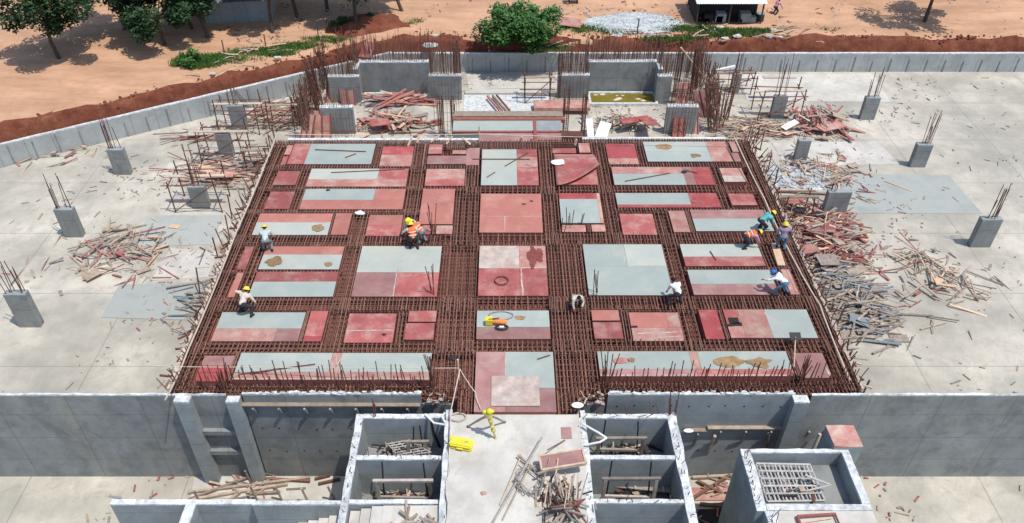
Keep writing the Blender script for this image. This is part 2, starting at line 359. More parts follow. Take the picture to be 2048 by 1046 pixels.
# --- panels: (xl, xr, ref row, top row, bottom row, sheets[(u0,v0,u1,v1,colour)])
def r(c): return [(0,0,1,1,c)]
def tb(a, b, v): return [(0,0,1,v,a), (0,v,1,1,b)]
def lr(a, b, u): return [(0,0,u,1,a), (u,0,1,1,b)]
ROWS = [
 ('rear row', [
  (576,586,291,291,309,r('pink')), (568,576,313,313,329,r('red')),
  (590,751,288,288,328,lr('red','grey',.2)), (767,828,293,293,332,tb('bright','pink',.42)),
  (859,885,289,289,307,r('red')), (906,932,300,300,307,r('pink')), (856,932,312,312,328,r('mauve')), (934,959,296,296,330,r('mauve')),
  (965,1073,299,299,370,[(0,0,.63,1,'grey2'),(.63,0,1,.22,'red'),(.63,.22,1,.5,'pink'),(.63,.5,1,1,'red')]),
  (1105,1151,297,297,306,r('red')), (1157,1178,287,287,305,r('pink')), (1108,1187,309,309,369,tb('red','red',.5)),
  (1211,1268,288,288,328,tb('bright','pink',.72)), (1286,1449,284,284,323,[(0,0,.76,.5,'grey2'),(0,.5,.76,1,'grey'),(.76,0,1,1,'pink')]),
  (1458,1469,284,284,303,r('pink')), (1463,1475,306,306,323,r('mauve'))]),
 ('second row', [
  (557,600,343,343,370,r('red')), (624,817,338,338,373,[(0,0,.7,.6,'grey2'),(.7,0,1,.6,'red'),(0,.6,1,1,'pink')]),
  (854,930,338,338,371,tb('pink','red',.62)), (1223,1417,334,334,369,[(0,0,.72,.38,'pink'),(0,.38,.72,1,'grey'),(.72,0,.82,1,'mauve'),(.82,0,1,1,'bright')]),
  (1439,1482,336,336,363,tb('pink','beige',.55))]),
 ('third row', [
  (542,590,383,383,417,r('red')), (612,811,378,378,418,[(0,0,.7,.55,'grey'),(.7,0,1,.55,'rose'),(0,.55,1,1,'rose')]),
  (847,910,378,378,448,r('rose')), (845,862,451,451,468,r('red')), (874,905,451,451,467,r('pink')),
  (962,1081,388,388,465,[(0,0,1,.6,'rose'),(0,.6,.4,1,'rose'),(.4,.6,1,1,'rose')]),
  (1118,1198,387,387,446,[(0,0,.93,.2,'bright'),(0,.2,.93,1,'grey'),(.93,0,1,1,'pink')]), (1124,1170,450,450,463,r('pink')), (1183,1209,450,450,463,r('pink')),
  (1231,1432,386,386,414,[(0,0,.72,.82,'grey'),(0,.82,.72,1,'bright'),(.72,0,1,1,'bright')]), (1457,1505,388,388,410,r('red'))]),
 ('fourth row', [
  (521,666,427,427,469,tb('rose','grey2',.42)), (673,704,427,427,469,r('rose')), (740,806,430,430,471,[(0,0,1,.5,'rose'),(0,.5,1,1,'red')]),
  (1239,1304,428,428,469,r('red')), (1337,1368,422,422,464,r('pink')), (1380,1530,420,420,462,tb('mauve','grey',.42))]),
 ('fifth row', [
  (492,508,494,494,539,r('red')), (475,487,546,546,594,r('rose')), (533,688,494,493,538,tb('rose','grey2',.36)),
  (515,677,544,544,593,tb('red','grey',.4)), (725,883,493,493,593,[(0,0,1,.54,'grey2'),(0,.54,.5,1,'mauve'),(.5,.54,1,1,'red')]),
  (960,1090,492,492,591,[(0,0,.6,.46,'beige'),(.6,0,1,.46,'pink'),(0,.46,.6,1,'red'),(.6,.46,1,1,'red')]),
  (1166,1322,489,489,590,[(0,0,.52,.45,'grey'),(.52,0,1,.45,'grey2'),(0,.45,1,1,'grey')]),
  (1360,1514,489,489,532,tb('grey2','red',.58)), (1375,1538,540,540,589,tb('grey','mauve',.58)), (1562,1577,539,539,588,r('pink'))]),
 ('sixth row', [
  (445,611,625,625,682,[(0,0,1,.57,'grey'),(0,.57,.72,1,'pink'),(.72,.57,1,1,'mauve')]), (623,656,622,622,682,tb('red','bright',.85)),
  (700,793,628,628,685,[(0,0,1,.6,'red'),(0,.6,1,1,'red')]), (819,873,622,622,643,r('red')), (813,869,647,647,679,r('red')),
  (955,1097,622,622,678,tb('grey','mauve',.59)), (1183,1236,620,620,640,r('rose')), (1186,1241,645,645,677,r('red')),
  (1258,1355,625,625,681,[(0,0,.75,.55,'rose'),(.75,0,1,.55,'pink'),(0,.55,1,1,'pink')]), (1397,1432,620,620,678,r('bright')),
  (1446,1612,619,619,675,[(0,0,.17,.55,'red'),(0,.55,.17,1,'pink'),(.17,0,.49,1,'pink'),(.49,0,1,1,'grey')])]),
 ('front row', [
  (410,469,712,712,762,tb('mauve','bright',.4)),
  (483,863,706,706,759,[(0,0,.48,.72,'grey'),(.48,0,.53,.72,'pink'),(.53,0,1,.72,'grey'),(0,.72,.5,1,'pink'),(.5,.72,1,1,'pink')]),
  (953,1105,704,704,823,[(0,0,.38,1,'mauve'),(.38,0,1,.62,'grey'),(.38,.62,1,1,'mauve')]),
  (1195,1571,703,703,752,[(0,0,.485,.73,'grey'),(.485,0,.53,.73,'pink'),(.53,0,1,.73,'grey'),(0,.73,.5,1,'mauve'),(.5,.73,1,1,'red')]),
  (1587,1644,706,706,755,r('mauve'))]),
]
ORD = ['first','second','third','fourth','fifth','sixth','seventh','eighth','ninth','tenth','eleventh','twelfth','thirteenth','fourteenth','fifteenth','sixteenth']
CN = {'red':'red','bright':'bright red','pink':'faded pink','rose':'salmon pink','mauve':'mauve','grey':'grey','grey2':'pale grey','beige':'cement dusted'}
BOX = {}
for rn, lst in ROWS:
    for bi, (xl, xr_, yr, yt, yb, sheets) in enumerate(lst):
        x0 = P(xl, yr).x; x1 = P(xr_, yr).x; y1 = P(1000, yt).y; y0 = P(1000, yb).y
        zt = R(-.012, .012)
        root = empty('formwork_panel', ((x0+x1)/2, (y0+y1)/2, SOF+.002), radians(R(-.25, .25)))
        hx, hy = (x1-x0)/2, (y1-y0)/2; ht = zt-SOF-.02
        MB().box(-hx, -hy, 0, hx, hy, ht).build('side_board', M['edge'], root)
        cols = []
        for (u0, v0, u1, v1, c) in sheets:
            g = .004
            a0 = -hx+2*hx*u0+g*(u0>0)-.01*(u0==0); a1 = -hx+2*hx*u1-g*(u1<1)+.01*(u1==1)
            b1 = hy-2*hy*v0-g*(v0>0)+.01*(v0==0); b0 = hy-2*hy*v1+g*(v1<1)-.01*(v1==1)
            o = MB().box(a0, b0, ht+.001, a1, b1, ht+.019+R(0,.004)).build('plywood_sheet', [M[c]], root)
            if CN[c] not in cols: cols.append(CN[c])
        desc = ' and '.join(cols[:2])
        tag(root, '%s plywood panel, %s from left in the %s' % (desc, ORD[bi], rn), 'formwork panel', 'plywood formwork panels of the deck')
        BOX[(rn, bi)] = (root, ht+.024)

def seam(key, u0, v0, u1, v1, wd=.03):
    (xl, xr_, yr, yt, yb, sh) = dict((r_[0], r_[1]) for r_ in ROWS)[key[0]][key[1]]
    x0 = P(xl, yr).x; x1 = P(xr_, yr).x; y1 = P(1000, yt).y; y0 = P(1000, yb).y; hx, hy = (x1-x0)/2, (y1-y0)/2
    root, h_ = BOX[key]; p = Vector((-hx+2*hx*u0, hy-2*hy*v0, h_+.001)); q = Vector((-hx+2*hx*u1, hy-2*hy*v1, h_+.001))
    n_ = 14; d_ = (q-p).normalized(); a_ = Vector((-d_.y, d_.x, 0)); vs = []
    for i in range(n_+1):
        c = p.lerp(q, i/n_); w1, w2 = wd*R(.2,1.3), wd*R(.2,1.3); vs += [c+a_*w1, c-a_*w2]
    MB().add(vs, [(2*i, 2*i+1, 2*i+3, 2*i+2) for i in range(n_)]).build('cement_seam', M['beige'], root)
F5 = 'fifth row'
for sm_ in (((F5,4),.49,.5,.49,1), ((F5,4),.52,.3,.5,.56), ((F5,5),0,.46,1,.46), ((F5,5),.62,.46,.64,1,.04), ((F5,5),.3,.05,.32,.46,.02), (('third row',5),0,.6,1,.6,.015), (('third row',5),.4,.6,.4,1,.02), (('sixth row',2),0,.6,1,.58),
   (('sixth row',8),.1,.75,.9,.7,.03), (('sixth row',8),.35,.9,.95,.85,.03), (('front row',1),.5,.02,.52,.7,.025), (('front row',1),.0,.97,1,.97,.03), (('front row',3),0,.97,1,.97,.03), (('front row',1),.53,.2,.5,.73,.03), ((F5,6),.5,.05,.5,.45,.012), ((F5,6),.52,.45,.95,.43,.02),
   (('second row',1),0,.6,.7,.6,.02), (('fourth row',0),.0,.42,1,.42,.015), (('rear row',8),.63,.5,1,.5,.02), (('front row',2),.38,0,.38,.62,.02), (('sixth row',10),.49,.1,.6,.98,.025), (('rear row',4),.05,.42,.95,.45,.05), (('front row',4),.9,.6,.98,.98,.05)):
    seam(*sm_)
def blob(cx, cy, rx, ry, z, seed, n=72, rough=.3, th=.003):
    vs = [(cx, cy, z)]
    for i in range(n):
        a = 2*pi*i/n; q = 1+rough*noise.noise(Vector((cos(a)*1.3+seed, sin(a)*1.3, seed)))*2+rough*.45*noise.noise(Vector((cos(a)*5+seed, sin(a)*5, seed)))+rough*.25*noise.noise(Vector((cos(a)*14, sin(a)*14, seed)))
        vs.append((cx+rx*q*cos(a), cy+ry*q*sin(a), z))
    m = MB(); m.add(vs, [(0, 1+i, 1+(i+1)%n) for i in range(n)])
    vs2 = [(v[0], v[1], z-th) for v in vs[1:]]
    o = len(m.v); m.v += vs2
    for i in range(n): m.f.append((1+i, o+i, o+(i+1)%n, 1+(i+1)%n)); m.mi.append(0)
    return m
def puddle(px, py, wpx, hpx, seed, matn='puddle', name='puddle', label=None, cat='puddle', rough=.3):
    c = P(px, py, .028); sx = P(px+wpx/2, py, .028).x-c.x; sy = (P(px, py-hpx/2, .028)-c).length
    o = blob(0, 0, sx, sy, 0, seed, rough=rough).build(name, M[matn], None, c)
    tag(o, label, cat); return o
puddle(549, 523, 32, 17, 1, label='larger brown mud puddle on a pale grey panel near the left edge')
puddle(656, 528, 15, 8, 2, label='small brown puddle at the right end of a pale grey panel near the left edge')
puddle(1041, 635, 22, 8, 3, label='small brown puddle beside the orange power tool')
puddle(1328, 293, 34, 10, 4, label='oval brown puddle on the rear right grey panel', rough=.08)
puddle(1391, 311, 24, 7, 12, label='orange brown splash at the corner of the rear right grey panel')
puddle(1455, 723, 62, 17, 5, label='long brown puddle on the front right grey panel, left of its twin')
puddle(1520, 725, 44, 18, 6, label='rounded brown puddle on the front right grey panel, right of its twin')
puddle(1262, 719, 16, 8, 7, label='small brown puddle beside a pink patch on the front right panel')
puddle(635, 455, 24, 13, 8, label='orange brown smear on the grey panel behind the worker at the left edge')
puddle(1071, 511, 28, 36, 9, 'stain', 'stain', 'dark red ragged stain on the middle panel of the deck', 'stain', .5)
puddle(1241, 721, 32, 11, 10, 'pink', 'cover_patch', 'flat pink patch on the front right grey panel', 'patch', .1)
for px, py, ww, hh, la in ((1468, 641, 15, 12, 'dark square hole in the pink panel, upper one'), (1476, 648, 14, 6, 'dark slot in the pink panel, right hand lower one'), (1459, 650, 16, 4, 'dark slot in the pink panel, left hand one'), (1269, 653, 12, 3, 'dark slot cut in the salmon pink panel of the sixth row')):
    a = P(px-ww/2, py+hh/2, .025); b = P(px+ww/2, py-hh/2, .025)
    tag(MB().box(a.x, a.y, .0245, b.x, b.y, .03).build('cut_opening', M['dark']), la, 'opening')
# big dusty sheet over the front middle panel
a = P(985, 812, .03); b = P(1080, 752, .03)
o = MB().box(a.x, a.y, .026, b.x, b.y, .042).build('dusty_sheet', M['beige']); o.rotation_euler = (0,0,radians(.15)); tag(o, 'cement dusted square plywood sheet lying on the front middle panel', 'plywood sheet')
# curled loose sheet
root_c = P(1147, 338, .05)
vs = []; fs = []; n1, n2 = 16, 10
for j in range(n2+1):
    for i in range(n1+1):
        u, v = i/n1, j/n2
        px = 1108+ u*(1190-1108+v*4)+ v*5; py = 312+v*(58-42*(u**1.6))
        p = P(px, py, .05); lift = .05+.32*(v**2)*(u**.7)*(1-.35*u)
        p = P(px, py, lift) ; vs.append(tuple(p-root_c))
m = MB(); m.add(vs, [(j*(n1+1)+i, (j+1)*(n1+1)+i, (j+1)*(n1+1)+i+1, j*(n1+1)+i+1) for j in range(n2) for i in range(n1)])
o = m.build('curled_sheet', M['red'], None, root_c, smooth=True)
sm = o.modifiers.new('thickness', 'SOLIDIFY'); sm.thickness = .018
tag(o, 'thin red plywood sheet curling up at its near right corner', 'plywood sheet')
def litter(px, py, wpx, seed, label, matn='white', z=.03, name='paper_bag', cat='bag'):
    c = P(px, py, z); s = (P(px+wpx/2, py, z)-c).length
    m = MB(); m.ball((0,0,s*.16), s, 12, 7, (1, .62, .22))
    for i, v in enumerate(m.v):
        q = 1+.5*noise.noise(Vector(v)*3/s*.6+Vector((seed,0,0))); m.v[i] = (v[0]*q, v[1]*q, max(.001, v[2]*q))
    o = m.build(name, M[matn], None, c, smooth=False); tag(o, label, cat)
litter(1115, 327, 29, 1, 'crumpled white bag on the curled red sheet', z=.09)
litter(720, 427, 20, 2, 'crumpled white bag on rebar behind the orange vested workers', z=.0)

# --- rebar cages
stir = {}
def stirrup_mesh(wd, ht, rr=.018):
    k_ = (round(wd, 2), round(ht, 2), rr)
    if k_ not in stir:
        a = k_[0]/2; h = k_[1]; m = MB()
        c = [(-a,0,0),(a,0,0),(a,0,h),(-a,0,h)]
        for i in range(4): m.bar(c[i], c[(i+1)%4], rr, 5)
        m.bar((a,0,h), (a-.07,.0,h-.09), rr, 5)
        stir[k_] = m.mesh('stirrup', M['rust'])
    return stir[k_]
def cage(xa, xb, ya, yb, run, label, sp=.13, lsp=.12, grp=None, top=0.0, starter=None):
    """xa..xb, ya..yb world rectangle; run = 'x' or 'y' direction of the long bars"""
    dz = -.02 if run == 'x' else -.05
    bot = SOF+.06; h = top+dz-bot
    root = empty('beam_cage', ((xa+xb)/2, (ya+yb)/2, bot), 0 if run == 'y' else -pi/2)
    if run == 'y': sp = max(sp*1.1, .24); lsp = min(max(lsp, .1), .13)
    else: lsp = max(lsp, .3); sp = max(sp, .13)
    L = (yb-ya) if run == 'y' else (xb-xa); wd = (xb-xa) if run == 'y' else (yb-ya)
    wide = wd > 1.25
    n = min(100, max(2, int(L/sp))); sm_ = stirrup_mesh(wd-.06, h-(.0 if run == 'x' else .07 if not wide else .03), .023 if run == 'x' else .015)
    for i in range(n):
        link('stirrup', sm_, root, (R(-.012,.012), -L/2+(i+.5)*L/n+R(-.02,.02), R(-.012,.015)), (R(-.03,.03), R(-.01,.01), R(-.035,.035)))
    nb = min(60, max(3, int(wd/lsp)))
    key = ('long', round(L, 2)); 
    if key not in barmesh: barmesh[key] = MB().bar((0,-key[1]/2,0), (0,key[1]/2,0), .023, 5).mesh('long_bar', M['rust'])
    bm_ = barmesh[key]
    for i in range(nb):
        x = -wd/2+.05+(wd-.1)*(i+.0)/(nb-1)
        link('long_bar', bm_, root, (x+R(-.012,.012), R(-.06,.06), h+(.03 if run == 'y' else -.09)+R(-.008,.01)), (0,0,R(-.0025,.0025)))
        if i % 2 == 0 or wd < 1.25: link('long_bar', bm_, root, (x+.05*(i%2), 0, .10), (0,0,R(-.002,.002)))
    tag(root, label, 'rebar cage', grp or 'rusty rebar beam cages of the deck')
    return root
def X(px, py): return P(px, py).x
def Yr(py): return P(1000, py).y
left_e, right_e = XLo+.02, XRo-.02
xcl, xcr = X(960, 490), X(1090, 490)
def H(y0, y1, x0, x1, label, **kw): return cage(x0, x1, Yr(y1), Yr(y0), 'x', label, **kw)
def V(xl, xr_, yr, y0, y1, label, **kw): return cage(X(xl, yr), X(xr_, yr), Yr(y1), Yr(y0), 'y', label, **kw)
b4, b5 = X(925, 420), X(1120, 420)
H(279, 288, left_e, X(958,284), 'rebar cage along the rear edge of the deck, left half')
H(279, 298, X(960,284), X(1075,284), 'short rebar cage behind the rear middle panel')
H(276, 285, X(1076,284), right_e, 'rebar cage along the rear edge of the deck, right half')
H(329, 338, left_e, X(960,330), 'narrow rebar cage between the rear and second panel rows, left half')
H(324, 334, X(1211,326), right_e, 'narrow rebar cage between the rear and second panel rows, right half')
H(372, 378, left_e, X(930,372), 'narrow rebar cage between the second and third panel rows, left half')
H(371, 387, X(930,372), X(1112,372), 'rebar cage behind the salmon pink panel on the centre line', sp=.2)
H(370, 385, X(1114,372), right_e, 'rebar cage between the second and third panel rows, right half', sp=.16)
H(418, 426, left_e, X(842,420), 'narrow rebar cage behind the fourth panel row, left half')
H(414, 421, X(1228,416), right_e, 'narrow rebar cage behind the fourth panel row, right half')
H(469, 492, left_e, X(883,480), 'wide rebar cage behind the fifth panel row, left part near the orange vests', sp=.125)
H(466, 491, X(884,480), X(1088,480), 'wide rebar cage with open stirrups in front of the salmon pink middle panel', sp=.21)
H(464, 488, X(1089,480), right_e, 'wide rebar cage behind the fifth panel row, right part', sp=.13)
H(539, 544, left_e, X(686,542), 'thin rebar cage between two grey panels near the left edge', lsp=.08)
H(533, 539, X(1366,535), right_e, 'thin rebar cage between two grey panels near the right edge', lsp=.08)
H(594, 621, left_e, X(880,600), 'wide rebar cage behind the sixth panel row, left part', sp=.12)
H(592, 621, X(881,600), X(1094,600), 'wide rebar cage in front of the stained middle panel', sp=.2)
H(591, 619, X(1095,600), right_e, 'wide rebar cage behind the sixth panel row, right part', sp=.13)
H(683, 705, left_e, X(868,690), 'wide rebar cage behind the front panel row, left part', sp=.16)
H(680, 703, X(869,690), X(1100,690), 'wide rebar cage behind the front middle panel', sp=.17)
H(677, 702, X(1101,690), right_e, 'wide rebar cage behind the front panel row, right part', sp=.17)
fl = H(760, 779, left_e, X(863,770), 'rebar cage along the front edge of the deck, left part', sp=.14, lsp=.12, top=-.18)
fr_ = H(754, 779, X(1197,770), right_e, 'rebar cage along the front edge of the deck, right part', sp=.14, lsp=.12, top=-.18)
V(548, 566, 291, 282, 779, 'long rebar cage along the left edge of the deck', sp=.17, lsp=.1)
V(1477, 1500, 291, 278, 779, 'long rebar cage along the right edge of the deck', sp=.17, lsp=.1)
V(577, 589, 300, 286, 329, 'short rebar cage beside the first panels of the rear row')
V(601, 623, 343, 334, 425, 'rebar cage between the left small panels and the long grey panels')
V(752, 766, 290, 286, 329, 'short rebar cage right of the rear left grey panel')
V(829, 853, 290, 282, 492, 'rebar cage running back from the orange vested workers', sp=.2)
V(933, 960, 300, 330, 372, 'rebar cage left of the rear middle panel', sp=.2)
V(912, 960, 380, 373, 490, 'wide rebar mat left of the salmon pink middle panel', sp=.25)
V(886, 957, 495, 492, 594, 'wide rebar mat left of the stained middle panel', sp=.17)
V(876, 952, 622, 596, 705, 'wide rebar mat left of the panel with the orange tool', sp=.17)
V(866, 950, 706, 700, 779, 'wide rebar mat left of the front middle panel', sp=.17)
V(924, 950, 706, 779, 823, 'rebar mat end left of the dusty sheet', sp=.17)
V(1076, 1104, 300, 280, 386, 'rebar cage right of the rear middle panel', sp=.2)
V(1084, 1116, 387, 386, 490, 'rebar cage right of the salmon pink middle panel', sp=.22)
V(1092, 1163, 492, 490, 594, 'wide rebar mat between the stained middle panel and the large grey panel', sp=.17)
V(1100, 1180, 622, 596, 703, 'wide rebar mat right of the panel with the orange tool', sp=.17)
V(1107, 1192, 705, 700, 779, 'wide rebar mat right of the front middle panel', sp=.17)
V(1107, 1150, 705, 779, 823, 'rebar mat end right of the dusty sheet', sp=.17)
V(1180, 1209, 288, 280, 488, 'rebar cage right of the curled red sheet', sp=.2)
V(1269, 1285, 288, 284, 326, 'short rebar cage left of the rear right grey panel')
V(1418, 1438, 336, 326, 418, 'rebar cage left of the small right hand panels')
V(1450, 1457, 290, 284, 324, 'thin rebar cage right of the rear right grey panel')
V(706, 738, 427, 420, 703, 'long rebar cage left of the big grey and red panel', sp=.22, lsp=.13)
V(1306, 1335, 425, 418, 702, 'long rebar cage under the white shirted worker', sp=.22, lsp=.13)
V(667, 672, 427, 427, 469, 'thin rebar cage at the right end of the splashed grey panel', lsp=.06)
V(1369, 1379, 422, 420, 464, 'thin rebar cage left of the panel behind the teal shirted worker', lsp=.08)
V(509, 531, 494, 490, 594, 'rebar cage left of the panel with the brown puddles')
V(1517, 1560, 491, 489, 592, 'rebar cage beside the fresh timber board')
V(613, 621, 622, 622, 683, 'thin rebar cage left of the narrow red panel in the sixth row', lsp=.07)
V(796, 817, 625, 622, 683, 'rebar cage left of the pair of small red panels')
V(1239, 1256, 622, 620, 680, 'rebar cage right of the pair of small red panels')
V(1434, 1444, 620, 620, 678, 'thin rebar cage right of the bright red narrow panel', lsp=.08)
V(471, 481, 706, 705, 762, 'thin rebar cage left of the front left grey panel', lsp=.08)
V(1573, 1585, 703, 703, 756, 'thin rebar cage under the shovel', lsp=.08)
V(846, 856, 300, 286, 330, 'thin rebar cage beside the small rear panels', lsp=.08)
V(892, 930, 290, 288, 299, 'short stub rebar cage by the rear middle panel', lsp=.08)
V(864, 873, 451, 450, 468, 'short thin rebar cage between two small pink panels on the left', lsp=.06)
V(1172, 1182, 450, 449, 464, 'short thin rebar cage between two small pink panels on the right', lsp=.06)
# starter bars rising from the front edge
starters(fl, row_pts((left_e+.2, Yr(772), -.4), (X(863,770), Yr(772), -.4), 72), 1.2, .12, .017, 'rustd')
starters(fr_, row_pts((X(1200,770), Yr(770), -.4), (right_e-.2, Yr(770), -.4), 72), 1.2, .12, .017, 'rustd')
def fringe(x, sgn, label):
    root = empty('starter_row', (x, (YF+YBK)/2, -.3)); pts = []; 
    for i in range(95):
        t = (i+.5)/95; y = YF+(YBK-YF)*t; Lb = .6+.6*t**3
        link('upright_bar', bar_mesh(round(Lb*R(.6,1.3),1), .02, 'rustd' if i%3 else 'rust'), root, (R(-.12,.12), y-(YF+YBK)/2+R(-.05,.05), 0), (R(-.25,.25), sgn*R(-.1,.55), 0))
    tag(root, label, 'rebar row')
fringe(XLo+.02, -1, 'fringe of rusty bar ends along the left edge of the deck'); fringe(XRo-.02, 1, 'fringe of rusty bar ends along the right edge of the deck')
for p_, q_, la in ((P(604,262,PIT), P(655,150,PIT), 'dense double row of tall rebar running back from the rear left corner'), (P(1436,262,PIT), P(1385,140,PIT), 'dense double row of tall rebar running back from the rear right corner')):
    root = empty('starter_row', (p_+q_)/2)
    for i in range(96):
        t = (i+.5)/96; c_ = p_.lerp(q_, t)+Vector((R(-.3,.3), 0, 0))-root.location
        link('upright_bar', bar_mesh(round(R(1.6,3.0),1), .02, 'rustd' if i%2 else 'rust'), root, c_, (R(-.06,.06), R(-.14,.14), 0))
    for i in range(5):
        for sx in (-.3,.3): MB().bar(p_-root.location+Vector((sx,0,.3+.35*i)), q_-root.location+Vector((sx,0,.3+.35*i)), .014, 4).build('horizontal_bar', M['rustd'], root)
    tag(root, la, 'rebar row')
def tuft(px, py, n, L, label, tilt=.15, z=-.1, matn='rustd', spread=.12):
    c = P(px, py, z); root = empty('rebar_tuft', c)
    starters(root, [c+Vector((R(-spread,spread), R(-spread,spread), 0)) for _ in range(n)], L, tilt, .016, matn, 'upright_bar')
    tag(root, label, 'rebar', 'bunches of upright rebar')
tuft(866, 778, 8, 1.5, 'bunch of upright rebar at the front edge left of the wide mat')
tuft(1212, 772, 8, 1.4, 'bunch of upright rebar at the front edge right of the wide mat')
tuft(866, 592, 4, 1.3, 'dark upright rebar at the corner of the big grey and red panel')
tuft(1192, 592, 4, 1.2, 'dark upright rebar at the near left corner of the large grey panel')
tuft(868, 470, 5, 1.3, 'upright rebar beside the orange vested workers')
tuft(1140, 462, 9, .8, 'short upright rebar in front of the red rimmed grey panel', spread=.5)
tuft(452, 778, 9, 1.0, 'rusty bar tangle at the front left corner of the deck')
tuft(1600, 760, 12, 1.0, 'rusty bar tangle at the foot of the shovel')

# --- edge boards with ragged cement along the deck sides + ropes
def edge_form(x0, x1, label):
    mb = MB(); mb.box(x0, YF+.05, SOF-.3, x1, YBK, -.02)
    root = empty('edge_board', ((x0+x1)/2, (YF+YBK)/2, SOF-.3)); mb.xf(Matrix.Translation(-root.location)).build('board', M['timber'], root)
    for i in range(46):
        y = YF+.3+(YBK-YF-.5)*i/45+R(-.12,.12); sgn = -1 if x0 < 0 else 1
        a = Vector((x0 if sgn < 0 else x1, y, R(-.2,.05))); b = a+Vector((sgn*R(.15,.5), R(-.12,.12), R(-.5,.12)))
        MB().beam(a-root.location, b-root.location, .05, .07).build('batten', M['rust' if i % 3 else 'timber'], root)
    for i in range(24):
        y = YF+.3+(YBK-YF-.5)*i/23+R(-.2,.2); s_ = R(.06, .16)
        m = MB(); m.ball((0,0,0), s_, 7, 5, (.8, 1.6, .6)); jag(m, 0, .03, -9)
        m.build('cement_lump', M['beige'], root, Vector((((x0+x1)/2)+R(-.05,.05), y, -.02))-root.location)
    tag(root, label, 'edge board')
edge_form(XLo-.13, XLo-.04, 'ragged timber edge board with battens along the left side of the deck')
edge_form(XRo+.04, XRo+.13, 'ragged timber edge board with battens along the right side of the deck')
def rope(pts, rr, label, sag=.0, name='rope', matn='rope', cat='rope'):
    P0 = Vector(pts[0]); out = []
    for i in range(len(pts)-1):
        a, b = Vector(pts[i]), Vector(pts[i+1])
        for j in range(8): t = j/8; q = a.lerp(b, t); q.z -= sag*4*t*(1-t); out.append(q-P0)
    out.append(Vector(pts[-1])-P0)
    return tag(MB().path(out, rr, 6).build(name, M[matn], None, P0), label, cat)
rope([P(552,272,.7), P(470,470,.35), P(376,700,.25), P(330,800,.3)], .028, 'pale rope stretched along the left edge of the deck', .08)
rope([P(1468,272,.7), P(1530,400,.35), P(1575,495,.1), P(1640,610,.1), P(1700,760,.2)], .026, 'pale rope stretched along the right edge of the deck', .06)
rope([P(548,268,.55), P(960,268,.55), P(1475,278,.5)], .016, 'thin pale rope strung across the rear edge of the deck', .06)
rope([P(300,731,.4), P(480,734,.35), P(918,736,.9)], .012, 'thin pale string crossing the front left of the deck', .03)
rope([P(920,738,.95), P(902,820,.0), P(899,900,-.1), P(893,1046,-.3)], .02, 'pale cord falling from the top of a bar in the front left mat', .0)
rope([P(920,738,.95), P(936,764,.5), P(951,785,.2), P(955,802,.1), P(962,818,.1)], .016, 'thin pink cord hanging down to the tripod head', .03)
for px, py, la in ((552, 290, 'pale post holding the rope at the rear left corner'), (1470, 292, 'pale post holding the rope at the rear right corner'), (958, 288, 'pale post holding the rope in the middle of the rear edge'), (920, 768, 'thin post carrying the cords in the front left mat')):
    c = P(px, py, -.3); tag(MB().bar((0,0,0), (R(-.06,.06),0,1.2 if py > 700 else 1.0), .03, 6).build('rope_post', M['newwood'], None, c), la, 'post')
# battens strewn at the rear edge
for i, (px, py, qx, qy) in enumerate([(816,292,823,276),(862,284,880,270),(893,288,905,272),(925,276,940,288),(835,285,838,270),(1040,283,1044,274),(1060,285,1064,276),(1150,290,1153,278)]):
    a = P(px, py, 0.0); b = P(qx, qy, .3)
    tag(MB().beam(Vector((0,0,0)), b-a, .09, .05).build('batten', M['newwood'], None, a), 'short pale batten propped at the rear edge of the deck', 'batten', 'pale battens at the rear edge')
a = P(1549, 487, .0); b = P(1563, 531, .0)
tag(MB().beam(Vector((0,0,0)), b-a, .3, .045).build('timber_board', M['newwood'], None, a), 'fresh pale timber board lying behind the blue helmeted worker', 'board')
def thinbar(px, py, qx, qy, label, rr=.02, z=.04, matn='rustd', grp='loose bars on the panels', name='loose_bar'):
    a = P(px, py, z); b = P(qx, qy, z)
    tag(MB().bar((0,0,0), b-a, rr, 6).build(name, M[matn], None, a), label, 'bar', grp)
for t in [(630,299,732,303,'thin dark bar lying on the rear left grey panel, upper one'), (662,345,810,338,'long thin bar lying across the second row grey panel'),
 (690,315,712,307,'short bent strip on the rear left grey panel'), (945,318,1060,318,'dark bar lying level across the rear middle panel'), (1010,332,1056,305,'dark bar slanting over the rear middle panel'),
 (974,354,990,344,'short brown stick on the grey part of the rear middle panel'), (480,748,630,728,'thin bar slanting over the front left grey panel, longer one'), (500,748,570,735,'thin bar slanting over the front left grey panel, shorter one'),
 (1250,362,1340,346,'thin wire bar on the second row right grey panel'), (1420,502,1432,520,'thin short bar on the grey panel near the right edge'), (1370,340,1395,346,'dark short bar on the second row right panel'),
 (640,262,870,266,'rod lying behind the deck at the left'), (1075,718,1100,710,'thin wire on the front middle grey sheet')]:
    thinbar(*t)

# ---- shovel
a = P(1588, 735, .1); b = P(1591, 674, .32); root = empty('shovel', a)
MB().bar((0,0,0), b-a, .022, 8).build('handle', M['newwood'], root)
m = MB(); m.box(-.19, -.13, -.02, .19, .17, .02); m.box(-.05, -.2, .02, .05, -.05, .05); m.xf(Matrix.Translation(b-a)@Matrix.Rotation(.4,4,'X')); m.build('blade', M['black'], root)
tag(root, 'shovel with black blade and long pale handle leaning over the front right cages', 'shovel')
litter(905, 717, 20, 5, 'small black bundle dropped in the wide mat left of the front middle panel', 'black', .0, 'dark_bundle', 'bundle')
litter(1368, 344, 12, 9, 'small black tool on the second row right panel', 'black', .03, 'hand_tool', 'tool')
litter(656, 380, 8, 11, 'tiny black knob on the third row grey panel', 'black', .03, 'hand_tool', 'tool')
litter(1048, 408, 8, 13, 'tiny brown scrap on the salmon pink middle panel, left of its twin', 'rustd', .03, 'scrap', 'scrap')
